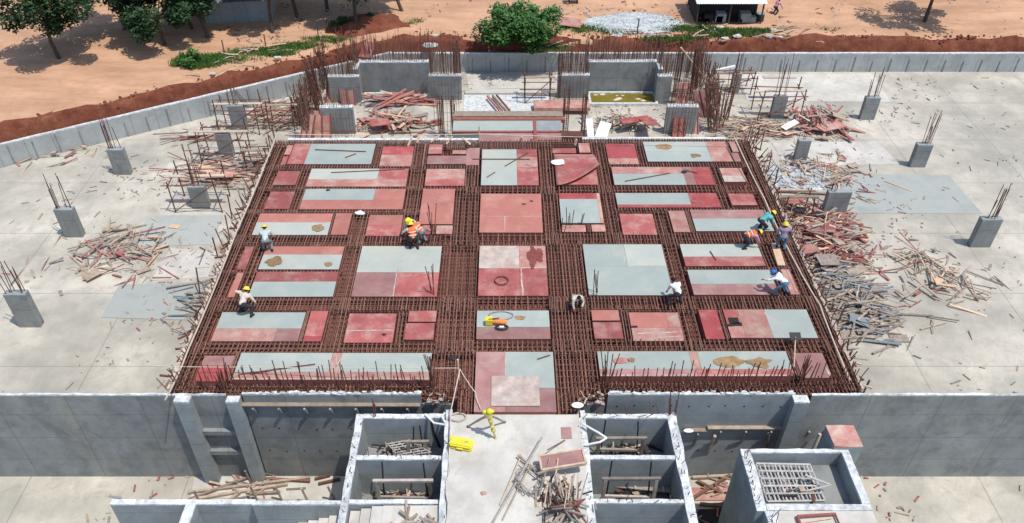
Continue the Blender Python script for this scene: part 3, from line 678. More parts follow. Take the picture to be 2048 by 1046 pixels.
litter(1063, 402, 7, 14, 'tiny brown scrap on the salmon pink middle panel, right of its twin', 'rustd', .03, 'scrap', 'scrap')
litter(768, 669, 9, 15, 'tiny dark scrap on the red panel in the sixth row', 'black', .03, 'scrap', 'scrap')
# ring of wire
def coil(px, py, z, rx, ry, n, rr, label, matn='rustd', h=.04, name='wire_coil', wob=.05):
    c = P(px, py, z); pts = []
    for i in range(n*20+1):
        a = 2*pi*i/20; q = 1+wob*sin(i*1.7)+wob*R(-1,1); pts.append((rx*q*cos(a)+R(-.01,.01), ry*q*sin(a), rr+h*i/(n*20)))
    tag(MB().path(pts, rr, 5).build(name, M[matn], None, c), label, 'wire coil')
coil(1003, 562, .03, .26, .24, 4, .012, 'small dark wire coil on the stained middle panel')
coil(1002, 632, .03, .45, .22, 3, .008, 'thin grey wire loops behind the orange power tool', 'steel')

# ---- power tool on panel
c = P(988, 650, .03); root = empty('power_tool', c)
MB().cap((-.02,.05,.16), (.38,.0,.15), .10, .09, 12).build('motor_body', M['orange'], root)
m = MB().box(-.30, -.06, .03, -.05, .16, .28); m.build('fuel_tank', M['yellow'], root)
m = MB(); 
for i in range(12): a = 2*pi*i/12; a2 = 2*pi*(i+1)/12; m.bar((.28+.22*cos(a), -.16+.12*sin(a), .05), (.28+.22*cos(a2), -.16+.12*sin(a2), .05), .03, 6)
m.build('hose_loop', M['black'], root); MB().box(.2, -.2, .03, .36, -.12, .08).build('metal_plate', M['white'], root)
MB().bar((-.2,0,.28), (.2,.02,.33), .018, 6).build('handle', M['black'], root)
tag(root, 'orange and yellow power tool with black hose on a grey panel', 'power tool')

# ================================================================ FRONT WALLS AND BOXES
WT = -.14
Yw = P(1000, 788, WT).y
def wall(x0, y0, x1, y1, z0, z1, label, mats=('conc','top'), amt=.03, nm='concrete_wall', st=None, cat='wall'):
    root = empty(nm, ((x0+x1)/2, (y0+y1)/2, z0)); m = wall_mb(x0, y0, x1, y1, z0, z1, amt); m.xf(Matrix.Translation(-root.location))
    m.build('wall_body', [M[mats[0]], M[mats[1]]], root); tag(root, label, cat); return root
def Xw(px, py, z): return P(px, py, z).x
# wall below the front edge, left and right
xl0, xl1 = Xw(484,786,WT), Xw(842,786,WT)
th = YF-Yw+.35
YK = YF-.006
wl = wall(xl0, Yw, xl1, YK, PIT, WT, 'stained grey concrete wall below the front left edge of the deck', ('concd','top'))
wr = wall(Xw(1216,783,WT), Yw, Xw(1590,783,WT), YK, PIT, WT, 'smooth blue grey concrete wall below the front right edge of the deck', ('conc','top'))
wall(-22, Yw+.0, xl0-.55, YK, PIT, WT-.04, 'recessed dark concrete wall below the front left corner of the deck', ('concd','top'))
wall(Xw(1590,783,WT)+.56, Yw+.0, 22, YK, PIT, WT-.04, 'recessed concrete wall below the front right corner of the deck', ('concd','top'))
# piers
px0 = Xw(452,796,WT); wall(px0, Yw-.3, px0+.42, Yw-.004, PIT, WT-.05, 'upright concrete pier at the front left, between two wall bays', ('conc','top'), nm='concrete_pier', cat='pier')
px1 = Xw(1588,796,WT); wall(px1, Yw-.32, px1+.5, Yw-.004, PIT, WT-.05, 'upright concrete pier at the front right, between two wall bays', ('conc','top'), nm='concrete_pier', cat='pier')
px2 = Xw(372,812,WT); wall(px2-.5, Yw-.3, px2, Yw-.004, PIT, WT-.05, 'upright concrete pier at the far left of the front wall', ('conc','top'), nm='concrete_pier', cat='pier')
# blocks in the left recess
for rowz, la in ((-1.9, 'upper concrete ledge between the two front left piers'), (-3.0, 'lower concrete ledge between the two front left piers')):
    tag(MB().box(px2+.01, Yw-.16, rowz-.2, px0-.01, Yw-.004, rowz).build('wall_ledge', M['concd']), la, 'ledge')
for w_, xa_, xb_, nm_ in ((wl, xl0, xl1, 'left'), (wr, Xw(1216,783,WT), Xw(1590,783,WT), 'right')):
    for i in range(int((xb_-xa_)/1.22)*2):
        for z_ in (-.75, -1.95, -3.2):
            MB().bar((0,-.006,0), (0,.004,0), .035, 8).build('tie_hole', M['dark'], w_, (xa_+.35+i*.61+R(-.04,.04)-w_.location.x, Yw-w_.location.y, z_+R(-.05,.05)-w_.location.z))
# cream concrete lumps along the wall top between stirrups
def lumps(x0, x1, n, label):
    root = empty('cement_packers', ((x0+x1)/2, Yw+.06, WT+.0))
    for i in range(n):
        x = x0+(x1-x0)*(i+.5)/n+R(-.05,.05); m = MB(); m.ball((0,0,0), R(.05,.10), 7, 5, (1.5, .6, .5)); jag(m, 0, .025, -9)
        m.build('packer', M['top'], root, (x-root.location.x, R(-.05,.03), R(0,.03)))
    tag(root, label, 'cement packers')
lumps(xl0, xl1, 24, 'row of pale cement packers along the front left wall top'); lumps(Xw(1216,783,WT), Xw(1590,783,WT), 24, 'row of pale cement packers along the front right wall top')
# infill recesses next to the centre
wall(xl1+.01, Yw+.02, Xw(900,800,WT), YK, PIT, WT-.5, 'ragged pale wall piece between the front left wall and the walkway', ('concd','top'), .08)
wall(Xw(1158,800,WT), Yw+.02, Xw(1214,800,WT), YK, PIT, WT-.5, 'ragged brown wall piece between the walkway and the front right wall', ('concd','beige'), .08)
for xa_, xb_, la in ((xl1+.1, Xw(900,800,WT), 'left'), (Xw(1162,800,WT), Xw(1212,800,WT), 'right')):
    c_ = Vector(((xa_+xb_)/2, Yw, WT-.45)); root = empty('rebar_tangle', c_)
    for i in range(26):
        p_ = Vector((R(xa_,xb_), Yw+R(-.05,.2), WT-R(.1,.5)))-c_; q_ = p_+Vector((R(-.25,.25), R(-.25,.1), R(-.1,.4)))
        MB().bar(p_, q_, R(.014,.03), 5).build('bent_bar', M[random.choice(['rustd','rustd','rope','timber'])], root)
    for i in range(5):
        m = MB(); m.ball((0,0,0), R(.06,.13), 7, 5, (1.3,.7,.6)); jag(m, 0, .03, -9); m.build('cement_lump', M['beige'], root, (R(xa_,xb_)-c_.x, R(-.1,.1), R(0,.2)))
    tag(root, 'tangle of rusty bars and cement lumps beside the walkway, %s of the deck centre' % la, 'rebar tangle')
# walers on brackets
def waler(xa, xb, row, Yf, label, matn='timber', nbr=6, bl=.5):
    z = ZT(row, Yf-.22); root = empty('timber_waler', ((xa+xb)/2, Yf-.135, z), radians(R(-.2,.2))); L = (xb-xa)/2
    MB().box(-L, -.02, -.04, L, .13, 0).build('beam', M[matn], root)
    for i in range(nbr):
        x = -L+2*L*(i+.5)/nbr; MB().beam((x, -.1, -.05), (x+.02, .12, -.05-bl), .06, .06).build('bracket', M['steel'], root)
    tag(root, label, 'waler')
waler(XA(486,815,Yw), XA(842,815,Yw), 815, Yw, 'pale timber waler on brackets along the front left wall', nbr=7)
waler(XA(1412,860,Yw), XA(1562,860,Yw), 861, Yw, 'pale timber waler along the front right wall', nbr=3, bl=.9)
waler(XA(1605,858,Yw), XA(1665,858,Yw), 861, Yw+.2, 'short pale timber waler right of the front right pier', nbr=2, bl=.9)
waler(XA(1372,868,Yw), XA(1410,868,Yw), 866, Yw, 'short waler stub left of the longer front right waler', nbr=1, bl=.9)

# walkway slab
WZ = -.12
xa, xb = Xw(903,828,WZ), Xw(1158,828,WZ); yA = P(1000, 829, WZ).y
root = empty('walkway_slab', ((xa+xb)/2, (yA-2)/2, WZ))
m = MB(); n1, n2 = 12, 40; vs = []
for j in range(n2+1):
    for i in range(n1+1):
        x = xa+(xb-xa)*i/n1; y = yA-(yA-2)*j/n2
        if i in (0, n1): x += R(-.06,.06)
        vs.append((x, y, WZ+(R(-.015,.015) if i in (0,n1) else R(-.004,.004))))
m.add(vs, [(j*(n1+1)+i, (j+1)*(n1+1)+i, (j+1)*(n1+1)+i+1, j*(n1+1)+i+1) for j in range(n2) for i in range(n1)])
m.xf(Matrix.Translation(-root.location)); m.build('slab_top', M['slab'], root)
MB().box(xa+.05, 2, -1.0, xb-.05, yA-.004, -.02).xf(Matrix.Translation((-root.location.x, -root.location.y, WZ))).xf(Matrix.Translation((0,0,-WZ))).build('slab_edge', M['concd'], root)
tag(root, 'pale concrete walkway slab leading from the deck towards the viewer', 'slab')

BZ = -.42
# left rooms
def room(name, L0, L1, back, mids, right, frontY, tag_, st_n=10):
    yb_ = P(1000, back, BZ).y
    return yb_
yb0 = P(1000, 827, BZ).y
xL = Xw(713,832,BZ); xLi = Xw(727,832,BZ); xRi = Xw(893,832,BZ)
wA = wall(xL, .5, xLi, yb0, PIT, BZ, 'broken topped left wall of the left hand rooms', ('conc','top'), .06)
wB = wall(xLi, P(1000,836,BZ).y, xRi, yb0-.01, PIT, BZ, 'rear wall of the left hand rooms', ('conc','top'), .025)
wC = wall(xLi, P(1000,919,BZ).y, xRi, P(1000,911,BZ).y, PIT, BZ, 'cross wall between the first and second left hand rooms', ('conc','top'), .02)
wD = wall(XA(505,1004,P(1000,1004,BZ).y), P(1000,1009,BZ).y, xL-.005, P(1000,1001,BZ).y, PIT, BZ, 'low wall with white top behind the stairs at the bottom left', ('conc','top'), .02)
wD2 = wall(xLi, P(1000,1007,BZ).y, xRi, P(1000,999,BZ).y, PIT, BZ, 'cross wall in front of the second left hand room', ('conc','top'), .02)
xe = xa+.02
wE = wall(xRi, .5, xe, yb0, PIT, BZ+.2, 'ragged white wall between the left hand rooms and the walkway', ('conc','top'), .07)
# right rooms
xR0 = xb-.02; xR1 = Xw(1170,832,BZ); xR2 = Xw(1335,832,BZ); xR3 = Xw(1352,832,BZ)
wF = wall(xR0, .5, xR1, yb0, PIT, BZ+.12, 'ragged white wall between the walkway and the right hand rooms', ('conc','top'), .07)
wG = wall(xR1, P(1000,836,BZ).y, xR2, yb0-.01, PIT, BZ, 'rear wall of the right hand rooms', ('conc','top'), .025)
wH = wall(xR1, P(1000,918,BZ).y, xR2, P(1000,910,BZ).y, PIT, BZ, 'cross wall between the first and second right hand rooms', ('conc','top'), .02)
wI = wall(xR1, P(1000,1006,BZ).y, xR2, P(1000,998,BZ).y, PIT, BZ, 'cross wall between the second and third right hand rooms', ('conc','top'), .02)
wJ = wall(xR2, .5, xR3, yb0, PIT, BZ, 'broken topped right wall of the right hand rooms', ('conc','top'), .07)
for w_, p, q, n, L in ((wA, (xL+.08,.8,BZ-.1), (xL+.1,yb0-.2,BZ-.1), 34, .3), (wA, (xLi-.06,.8,BZ-.1), (xLi-.06,yb0-.2,BZ-.1), 34, .25),
                  (wJ, (xR2+.06,.8,BZ-.1), (xR2+.06,yb0-.2,BZ-.1), 34, .3), (wJ, (xR3-.06,.8,BZ-.1), (xR3-.06,yb0-.2,BZ-.1), 34, .3),
                  (wG, (xR1+.2,yb0-.08,BZ-.1), (xR2-.1,yb0-.08,BZ-.1), 9, .55), (wE, (xe-.05,1,BZ), (xe-.05,yb0,BZ), 18, .35), (wF, (xR0+.1,1,BZ), (xR0+.1,yb0,BZ), 26, .35),
                  (wC, (xLi,P(1,915,BZ).y,BZ-.1), (xRi,P(1,915,BZ).y,BZ-.1), 10, .35), (wI, (xR1,P(1,1002,BZ).y,BZ-.1), (xR2,P(1,1002,BZ).y,BZ-.1), 10, .3)):
    starters(w_, row_pts(p, q, n), L, .5, .012, 'rustd')
tuft(1343, 836, 5, 1.2, 'upright rebar at the rear right corner of the right hand rooms', z=BZ-.1)
tuft(745, 838, 3, 1.0, 'upright rebar at the rear left corner of the left hand rooms', z=BZ-.1)

# bottom left: low enclosure and stairs
SZ = BZ-.1
stx0 = XA(500,1020,P(1000,1020,SZ).y)
root = empty('concrete_stairs', (XA(640,1030,P(1000,1030,BZ).y), P(1000,1030,BZ).y, PIT))
ya_, yb_ = P(1000,1100,BZ).y, P(1000,1009,BZ).y-.01
nS = 12; xs0 = XA(500,1020,yb_); xs1 = Xw(765,1020,BZ)
for i in range(nS):
    x0 = xs0+(xs1-xs0)*i/nS; x1 = xs0+(xs1-xs0)*(i+1)/nS
    zt = BZ-.06-(nS-1-i)*.125
    m = wall_mb(x0, ya_, x1-.002, yb_, PIT+.01, zt, .006, .6); m.xf(Matrix.Translation(-root.location)); m.build('step', [M['concd'], M['slab']], root)
m = wall_mb(xs1, ya_, xRi-.02, yb_, PIT+.01, BZ-.03, .01, .6); m.xf(Matrix.Translation(-root.location)); m.build('landing', [M['concd'], M['slab']], root)
tag(root, 'pale concrete stairs rising to a landing at the bottom left', 'stairs')
e0 = XA(376,1020,P(1000,1015,BZ).y)
wall(e0-2.5, P(1000,1018,-1.0).y, XA(500,1012,P(1000,1012,BZ).y), P(1000,1008,-1.0).y, PIT, -.75, 'low grey wall at the bottom left corner', ('conc','top'), .02)
wall(e0-.2, 3, e0+.1, P(1000,1019,-1.0).y, PIT, -.7, 'short side wall running out of the bottom left corner', ('conc','top'), .02)
# bottom right pool box
QZ = -.45
qx0, qx1 = Xw(1481,900,QZ), Xw(1500,900,QZ); qyb = P(1000,897,QZ).y; qyf = P(1000,1008,QZ).y
wK = wall(qx0, qyf-.2, qx1, qyb, PIT, QZ, 'broken topped left wall of the pit box at the bottom right', ('conc','top'), .06)
wL = wall(qx1, P(1000,905,QZ).y, Xw(1683,905,QZ)+.25, qyb-.01, PIT, QZ, 'rear wall with white top of the pit box at the bottom right', ('conc','top'), .02)
xq = XA(1565,1012,qyf)
wM = wall(qx1, qyf-.2, Xw(1683,905,QZ)+.25, qyf, PIT, QZ, 'front wall of the pit box at the bottom right', ('conc','top'), .02)
wN = wall(Xw(1528,1015,QZ), 2, Xw(1548,1015,QZ), qyf-.205, PIT, QZ, 'narrow ragged wall below the pit box at the bottom right', ('conc','top'), .05)
xW = Xw(1673+10,905,QZ)
wO = wall(xW, qyf+.005, xW+.25, P(1000,905,QZ).y-.005, PIT, QZ+.01, 'right side wall of the pit box', ('conc','top'), .03)
starters(wK, row_pts((qx0+.1,qyf,QZ-.1), (qx0+.1,qyb,QZ-.1), 16), .35, .5, .012, 'rustd'); starters(wN, row_pts((Xw(1538,1015,QZ),qyf-1.5,QZ-.1), (Xw(1538,1015,QZ),qyf-.3,QZ-.1), 10), .5, .5, .012, 'rustd')
a = Xw(1548,1015,QZ)+.005
tag(wall_mb(a, 2, Xw(1683,905,QZ)+.25, qyf-.205, PIT, QZ-.04, .006, 1).build('concrete_landing', [M['conc'], M['slab']]), 'cream concrete landing in the bottom right corner', 'slab')
# brown pipe frame on it
c0, c1, c2, c3 = P(1595,1033,QZ+.05), P(1670,1028,QZ+.05), P(1690,1075,QZ+.05), P(1612,1080,QZ+.05)
m = MB(); m.path([c0-c0, c1-c0, c2-c0, c3-c0, c0-c0], .05, 8); tag(m.build('bent_pipe', M['edge'], None, c0), 'brown rectangle of bent pipe lying on the bottom right landing', 'pipe frame')
c0 = P(1600,1046,QZ+.03); c1 = P(1665,1036,QZ+.03); tag(MB().bar((0,0,0), c1-c0, .02, 6).build('loose_bar', M['newwood'], None, c0), 'pale thin rod inside the brown pipe frame', 'rod')
# second raised box at far right
zz = -.3; wall(Xw(1652,850,zz), P(1000,893,zz).y, Xw(1652,850,zz)+.9, P(1000,850,zz).y, PIT, zz, 'raised concrete block with pink top at the right edge', ('conc','pink'), .03)

Yrm1 = P(1000,836,BZ).y; Yrm2 = P(1000,919,BZ).y; RZ1 = ZT(893, Yrm1); RZ2 = ZT(988, Yrm2); RZ3 = ZT(930, P(1000,905,QZ).y)
for xa1, xb1, ya1, yb1, zf, la in ((xLi, xRi, P(1000,911,BZ).y, Yrm1, RZ1, 'littered floor of the first left hand room'), (xR1, xR2, P(1000,910,BZ).y, Yrm1, RZ1, 'littered floor of the first right hand room'),
    (xLi, xRi, P(1000,999,BZ).y, Yrm2, RZ2, 'littered floor of the second left hand room'), (xR1, xR2, P(1000,998,BZ).y, Yrm2, RZ2, 'littered floor of the second right hand room'),
    (xR1, xR2, 3, P(1000,1006,BZ).y, RZ2-.3, 'littered floor of the third right hand room'), (qx1, xW, qyf, P(1000,905,QZ).y, RZ3, 'dark littered floor of the pit box')):
    tag(MB().box(xa1+.003, ya1+.003, zf-.15, xb1-.003, yb1-.003, zf).build('room_floor', M['concd']), la, 'floor')
# gratings / ladders
def grating(corners, nu, nv, label, matn='dusty', rr=.022, z0=None):
    A, B, C, D = [Vector(c) for c in corners]; root = empty('steel_grating', A)
    for i in range(nu+1):
        t = i/nu+R(-.012,.012)*(0 < i < nu); MB().bar(A.lerp(B,t)-A, D.lerp(C,t)-A, rr, 6).build('cross_rod', M[matn], root)
    for j in range(nv+1):
        t = j/nv; MB().bar(A.lerp(D,t)-A+Vector((0,0,.03)), B.lerp(C,t)-A+Vector((0,0,.03)), rr*1.2, 6).build('side_rod', M[matn], root)
    tag(root, label, 'grating')
gz = RZ3+.25
grating([P(1512,928,gz), P(1620,930,gz), P(1650,1002,gz-.2), P(1535,1004,gz-.2)], 14, 5, 'dusty pale steel grating hung across the pit box at the bottom right', rr=.026)
gz = -1.9
grating([P(757,868,gz), P(786,862,gz), P(862,905,gz+.7), P(800,915,gz+.4)], 4, 11, 'pale steel grid leaning inside the first left hand room', rr=.018)
# hoses and pipes
rope([P(1166,848,-.1), P(1198,866,.0), P(1213,876,0), P(1200,884,-.05), P(1170,890,-.2)], .035, 'thick white hose bent over the first right hand room', 0, 'hose', 'white', 'hose')
rope([P(850,828,-.3), P(868,846,-.4), P(893,850,-.3), P(884,833,-.3), P(890,825,-.2)], .035, 'thick white hose looped at the corner of the first left hand room', 0, 'hose', 'white', 'hose')
rope([P(862,838,-.5), P(868,866,-1.2), P(885,905,-2.2)], .045, 'black hose hanging into the first left hand room', .05, 'hose', 'black', 'hose')
rope([P(1610,950,-.6), P(1662,970,-.7), P(1612,982,-.9)], .03, 'pale bent rod sticking out of the grating', 0, 'bent_rod', 'dusty', 'rod')
# prop stands inside rooms
def frame_stand(xa_, xb_, rowt, Y, label, zb=PIT):
    z = ZT(rowt, Y); a = XA(xa_, rowt, Y); b = XA(xb_, rowt, Y); root = empty('prop_frame', ((a+b)/2, Y, zb)); h = z-zb; L = (b-a)/2
    for sx in (-1, 1):
        MB().beam((sx*L, 0, 0), (sx*(L-.02), 0, h), .10, .10).build('post', M['timberg'], root)
        MB().bar((sx*(L-.12), .08, 0), (sx*(L-.2), .3, h+R(.3,.6)), .026, 7).build('steel_prop', M['black'], root)
    MB().beam((-L-.1, 0, h), (L+.1, 0, h+.02), .09, .09).build('rail', M['timberg'], root)
    MB().beam((-L, .02, h*.45), (L, .02, h*.4), .07, .09).build('lower_rail', M['timberg'], root)
    tag(root, label, 'frame')
yr1 = Yrm1-.5; yr2 = Yrm2-.6
frame_stand(815, 852, 884, yr1, 'timber prop frame inside the first left hand room', RZ1)
frame_stand(752, 860, 962, yr2, 'timber prop frame inside the second left hand room', RZ2)
frame_stand(1198, 1288, 877, yr1, 'timber prop frame inside the first right hand room', RZ1)
frame_stand(1210, 1315, 958, yr2, 'timber prop frame inside the second right hand room', RZ2)
a = P(1200, 968, -1.9); b = P(1340, 982, -1.9); root = empty('work_platform', a); d_ = b-a; nrm = Vector((0,.8,0))
for i in range(5): MB().beam(nrm*i/4, d_+nrm*i/4*.7, .13, .04).build('platform_board', M['timberg'], root)
for t in (.1, .5, .9): MB().beam(d_*t+Vector((0,-.1,.05)), d_*t+nrm+Vector((0,0,.05)), .06, .05).build('cross_batten', M['dusty'], root)
tag(root, 'grey plank work platform across the second right hand room', 'platform')

# ---- tripod
c = P(985, 862, WZ); root = empty('survey_tripod', c)
hd = P(977, 828, WZ+1.05)-c
def lg(px, py): return P(px, py, WZ+.02)-c
legs = [lg(936,853), lg(1009,844), lg(991,876)]
for i, q in enumerate(legs):
    mid = hd.lerp(q, .5)
    lo = MB().bar(mid, q, .032, 8).build('leg', M['timberg' if i < 2 else 'paley'], root)
    m = MB(); s_ = .06 if i < 2 else .085
    m.beam(hd+Vector((0,0,-.05)), mid+(q-mid)*.15, s_, s_); m.build('upper_leg', M['timberg' if i < 2 else 'paley'], root)
    MB().ball(q, .05, 8, 6, (1,1,.6)).build('foot', M['black' if i < 2 else 'paley'], lo)
for t in (.3, .52, .68): MB().ball(hd.lerp(legs[2], t)+Vector((0,-.02,.03)), .08, 9, 6, (1,1,.8)).build('clamp', M['paley'], root)
m = MB(); m.bar(hd+Vector((0,0,-.08)), hd+Vector((0,0,.04)), .13, 14, .10); m.build('head_plate', M['paley'], root)
m = MB(); m.ball(hd+Vector((0.03,0,.12)), .10, 10, 7); m.ball(hd+Vector((-.12,.02,.07)), .07, 9, 6); m.ball(hd+Vector((.12,.03,.09)), .06, 9, 6); m.build('instrument', M['yellow'], root)
tag(root, 'yellow headed survey tripod standing on the walkway slab', 'tripod')
# yellow case
c = P(923, 892, WZ); root = empty('tool_case', c, -.22)
def rbox(sx, sy, sz, z0, bev=.04):
    bm = bmesh.new(); bmesh.ops.create_cube(bm, size=1); bmesh.ops.scale(bm, vec=(sx, sy, sz), verts=bm.verts); bmesh.ops.bevel(bm, geom=list(bm.edges), offset=bev, segments=2, affect='EDGES')
    bmesh.ops.translate(bm, vec=(0,0,z0+sz/2), verts=bm.verts); me = bpy.data.meshes.new('case'); bm.to_mesh(me); bm.free(); return me
for nm, a_, z0 in (('case_bottom', (.72,.36,.12), 0), ('case_lid', (.72,.36,.10), .125)):
    me = rbox(*a_, z0); me.materials.append(M['yellow']); link(nm, me, root)
MB().box(-.10, -.22, .10, .10, -.18, .13).build('handle', M['yellow'], root)
MB().box(.10, -.02, .226, .22, .05, .232).build('catch', M['paley'], root)
tag(root, 'closed bright yellow instrument case on the left edge of the walkway', 'case')
# black pan, white basin
def dish(px, py, z, r0, h, label, matn, name, cat):
    m = MB(); n = 24; pr = [(0,.01),(r0*.75,.01),(r0*.95,h*.8),(r0,h),(r0*.9,h*.95),(r0*.7,.035),(0,.03)]
    vs = []
    for rr, z_ in pr: vs += [(rr*cos(2*pi*i/n), rr*sin(2*pi*i/n), z_) for i in range(n)]
    m.add(vs, [(j*n+i, j*n+(i+1)%n, (j+1)*n+(i+1)%n, (j+1)*n+i) for j in range(len(pr)-1) for i in range(n)])
    return tag(m.build(name, M[matn], None, P(px, py, z), smooth=True), label, cat)
coil(916, 836, WZ, .26, .16, 5, .018, 'flat dark hose coil on the corner of the walkway by the left rooms', 'timberg', .05, 'hose_coil')
dd_ = dish(1155, 812, .06, .2, .05, 'upturned white basin at the front right of the centre panel', 'white', 'basin', 'basin'); dd_.scale = (1, .62, 1)
o_ = dish(1371, 864, -1.9, .2, .03, 'white dish on the waler stub below the front right wall', 'white', 'basin', 'basin')
o_.scale = (.9, .45, 1); o_.location = (XA(1376,864,Yw-.12), Yw-.14, ZT(866,Yw-.22)+.005)

# framed red panel, pipes, timber pile on walkway
c = P(1125, 920, .35); root = empty('framed_panel', c, .12)
MB().box(-.62, -.22, -.02, .62, .22, .02).xf(Matrix.Rotation(-.1,4,'Y')).build('board', M['mauve'], root)
m = MB()
for q0, q1 in (((-.66,-.25,0),(.66,-.25,0)),((.66,-.25,0),(.66,.25,0)),((.66,.25,0),(-.66,.25,0)),((-.66,.25,0),(-.66,-.25,0))): m.beam(q0, q1, .06, .12)
m.xf(Matrix.Rotation(-.1,4,'Y')); m.build('frame', M['timber'], root)
tag(root, 'red plywood board in a timber frame lying on the timber heap', 'framed board')
def pole(px, py, z, qx, qy, z2, rr, matn, label, grp=None, name='pole', cat='pole', sq=False):
    a = P(px, py, z); b = P(qx, qy, z2)
    m = MB(); (m.beam(Vector((0,0,0)), b-a, rr*2, rr*2) if sq else m.bar((0,0,0), b-a, rr, 8)); return tag(m.build(name, M[matn], None, a), label, cat, grp)
pole(1084, 875, .1, 985, 1046, -.05, .035, 'steel', 'long grey steel pipe lying down the middle of the walkway, longest one')
pole(1060, 930, .0, 1005, 1040, -.08, .025, 'timberg', 'grey batten lying beside the longest pipe')
pole(1036, 910, .05, 1078, 945, .0, .03, 'timber', 'brown batten crossing over the long grey pipe', sq=True)
pole(1098, 940, .3, 1075, 948, .3, .03, 'timber', 'short brown batten under the corner of the framed red board', sq=True)
for i_, (a1, a2, b1, b2) in enumerate(((1045,905,1000,1010),(1110,960,1090,1044),(1128,965,1140,1044),(1060,935,1140,905),(1030,955,1075,1000),(1095,900,1130,880),(1040,925,1110,985))):
    pole(a1, a2, R(0,.2), b1, b2, WZ+.05, R(.014,.024), ['timber','timberg','rustd'][i_%3], 'thin long stick strewn over the right side of the walkway', 'thin sticks on the walkway', 'stick', 'stick')
coil(1058, 965, WZ, .38, .42, 7, .012, 'tangled grey wire coil on the walkway', 'steel', .18, wob=.18)
litter(967, 987, 13, 21, 'flattened pink cloth on the walkway', 'pink', WZ+.01, 'cloth', 'cloth')
a = P(1133, 866, WZ+.01); tag(MB().box(-.16, -.22, 0, .16, .22, .015).build('plywood_scrap', M['mauve'], None, a), 'small red plywood scrap at the right edge of the walkway', 'scrap')
for i in range(16):      # upright leaning battens behind the heap
    px = 1082+i*5.2+R(-9,9)
    pole(px, 985+R(-22,30), 0, px+R(-22,22), 940+R(-25,30), .2+R(0,.4), R(.014,.026), random.choice(['timber','newwood','timberg']), 'pale batten standing on end in the timber heap on the walkway', 'battens standing in the walkway timber heap', 'batten', 'batten', True)
HEAPN = {}
stuffmb = MB(); STM = ['timber','timberg','redp','newwood','edge','tin','pink','mauve','rose','dusty','black','rustd']
def heap(cx, cy, z, sx, sy, n, h, lens, mats, label, grp, name='timber_offcut', cat='timber', dirb=None, wr=(.03,.09)):
    c = P(cx, cy, z)
    for i in range(n):
        u, v = random.gauss(0,.42), random.gauss(0,.42)
        q = c+Vector((u*sx, v*sy, 0)); zz_ = h*max(0, 1-(u*u+v*v))*R(.15,1)+.04
        L = R(*lens); a_ = R(0, pi) if dirb is None else random.gauss(dirb[0], dirb[1])
        if name == 'scrap_plank' and random.random() > (.31 if n < 100 else .13):
            ang = Vector((cos(a_), sin(a_), R(-.28,.28))); mm_ = random.choice(mats); stuffmb.m = STM.index(mm_)
            pc = Vector((q.x, q.y, z+zz_)); kk = R(0,1)
            if kk < .07 and n > 40: stuffmb.beam(pc-ang*L*.22, pc+ang*L*.22, R(.25,.6), .03)
            elif kk < .2:
                mid_ = pc+Vector((R(-.12,.12), R(-.12,.12), R(.02,.15))); stuffmb.path([pc-ang*L/2, mid_, pc+ang*L/2], R(.012,.025), 4)
            elif kk < .27: st_ = len(stuffmb.v); stuffmb.m = 9; stuffmb.ball(pc-Vector((0,0,zz_*.7)), R(.04,.14), 6, 4, (1.2,1,.6)); jag(stuffmb, st_, .03, -99)
            elif kk < .45: stuffmb.beam(pc-ang*L*.2, pc+ang*L*.2, R(.03,.16), .04)
            else: stuffmb.beam(pc-ang*L/2, pc+ang*L/2, R(*wr)*R(.6,1.6), .04)
            continue
        key = ('pl', round(L,1), round(R(*wr),2), random.choice(mats))
        if key not in barmesh: barmesh[key] = MB().box(-key[1]/2*1.0-.0, -key[2]/2, -.02, key[1]/2, key[2]/2, .02).mesh('offcut', M[key[3]])
        o = link(name, barmesh[key], None, (q.x, q.y, z+zz_), (R(-.5,.5), R(-.28,.28), a_)); tag(o, label, cat, grp)
heap(1125, 1020, WZ, .8, .9, 62, .35, (.2, 1.0), ['timber','timberg','timberg','black','rustd'], 'short offcut in the dark timber heap on the walkway', 'offcuts in the walkway timber heap', wr=(.025,.06))
heap(840, 1050, BZ, 1.0, .3, 16, .2, (.3, 1.0), ['timberg','timber'], 'grey timber offcut on the stair landing', 'offcuts on the stair landing')
# ================================================================ REAR CORES
def face_wall(x0, x1, top, bot, label, th=.35, zb=PIT, mats=('concd','top'), nbar=0, L=1.3, amt=.02, tilt=.07):
    Y = P(1000, bot, zb).y; zt = ZT(top, Y)
    a = XA(x0, top, Y); b = XA(x1, top, Y)
    w_ = wall(a, Y, b, Y+th, zb, zt, label, mats, amt)
    if nbar:
        pts = row_pts((a+.05, Y+.07, zt-.05), (b-.05, Y+.07, zt-.05), nbar//2)+row_pts((a+.1, Y+th-.07, zt-.05), (b, Y+th-.07, zt-.05), nbar//2)
        starters(w_, pts, L, tilt, .017, 'rust')
    return w_, Y, zt, a, b
wl_, Y1, z1, a1, b1 = face_wall(717, 857, 124, 187, 'rear wall of the left lift core', nbar=56, L=1.5)
face_wall(857, 922, 151, 200, 'right pier of the left lift core', zb=PIT, nbar=30, L=2.0)
face_wall(655, 717, 153, 205, 'left rear wall stub of the left lift core', nbar=24, L=1.2)
face_wall(638, 704, 215, 268, 'near left wall stub of the left lift core', nbar=16, L=.9)
wl2, Y2, z2, a2, b2 = face_wall(1178, 1314, 123, 186, 'rear wall of the right lift core', nbar=56, L=1.5)
face_wall(1116, 1180, 150, 196, 'left pier of the right lift core', nbar=26, L=2.0)
face_wall(1316, 1345, 152, 208, 'right wall stub of the right lift core', nbar=10, L=1.4)
face_wall(1336, 1398, 213, 268, 'near right wall stub of the right lift core', nbar=16, L=.9)
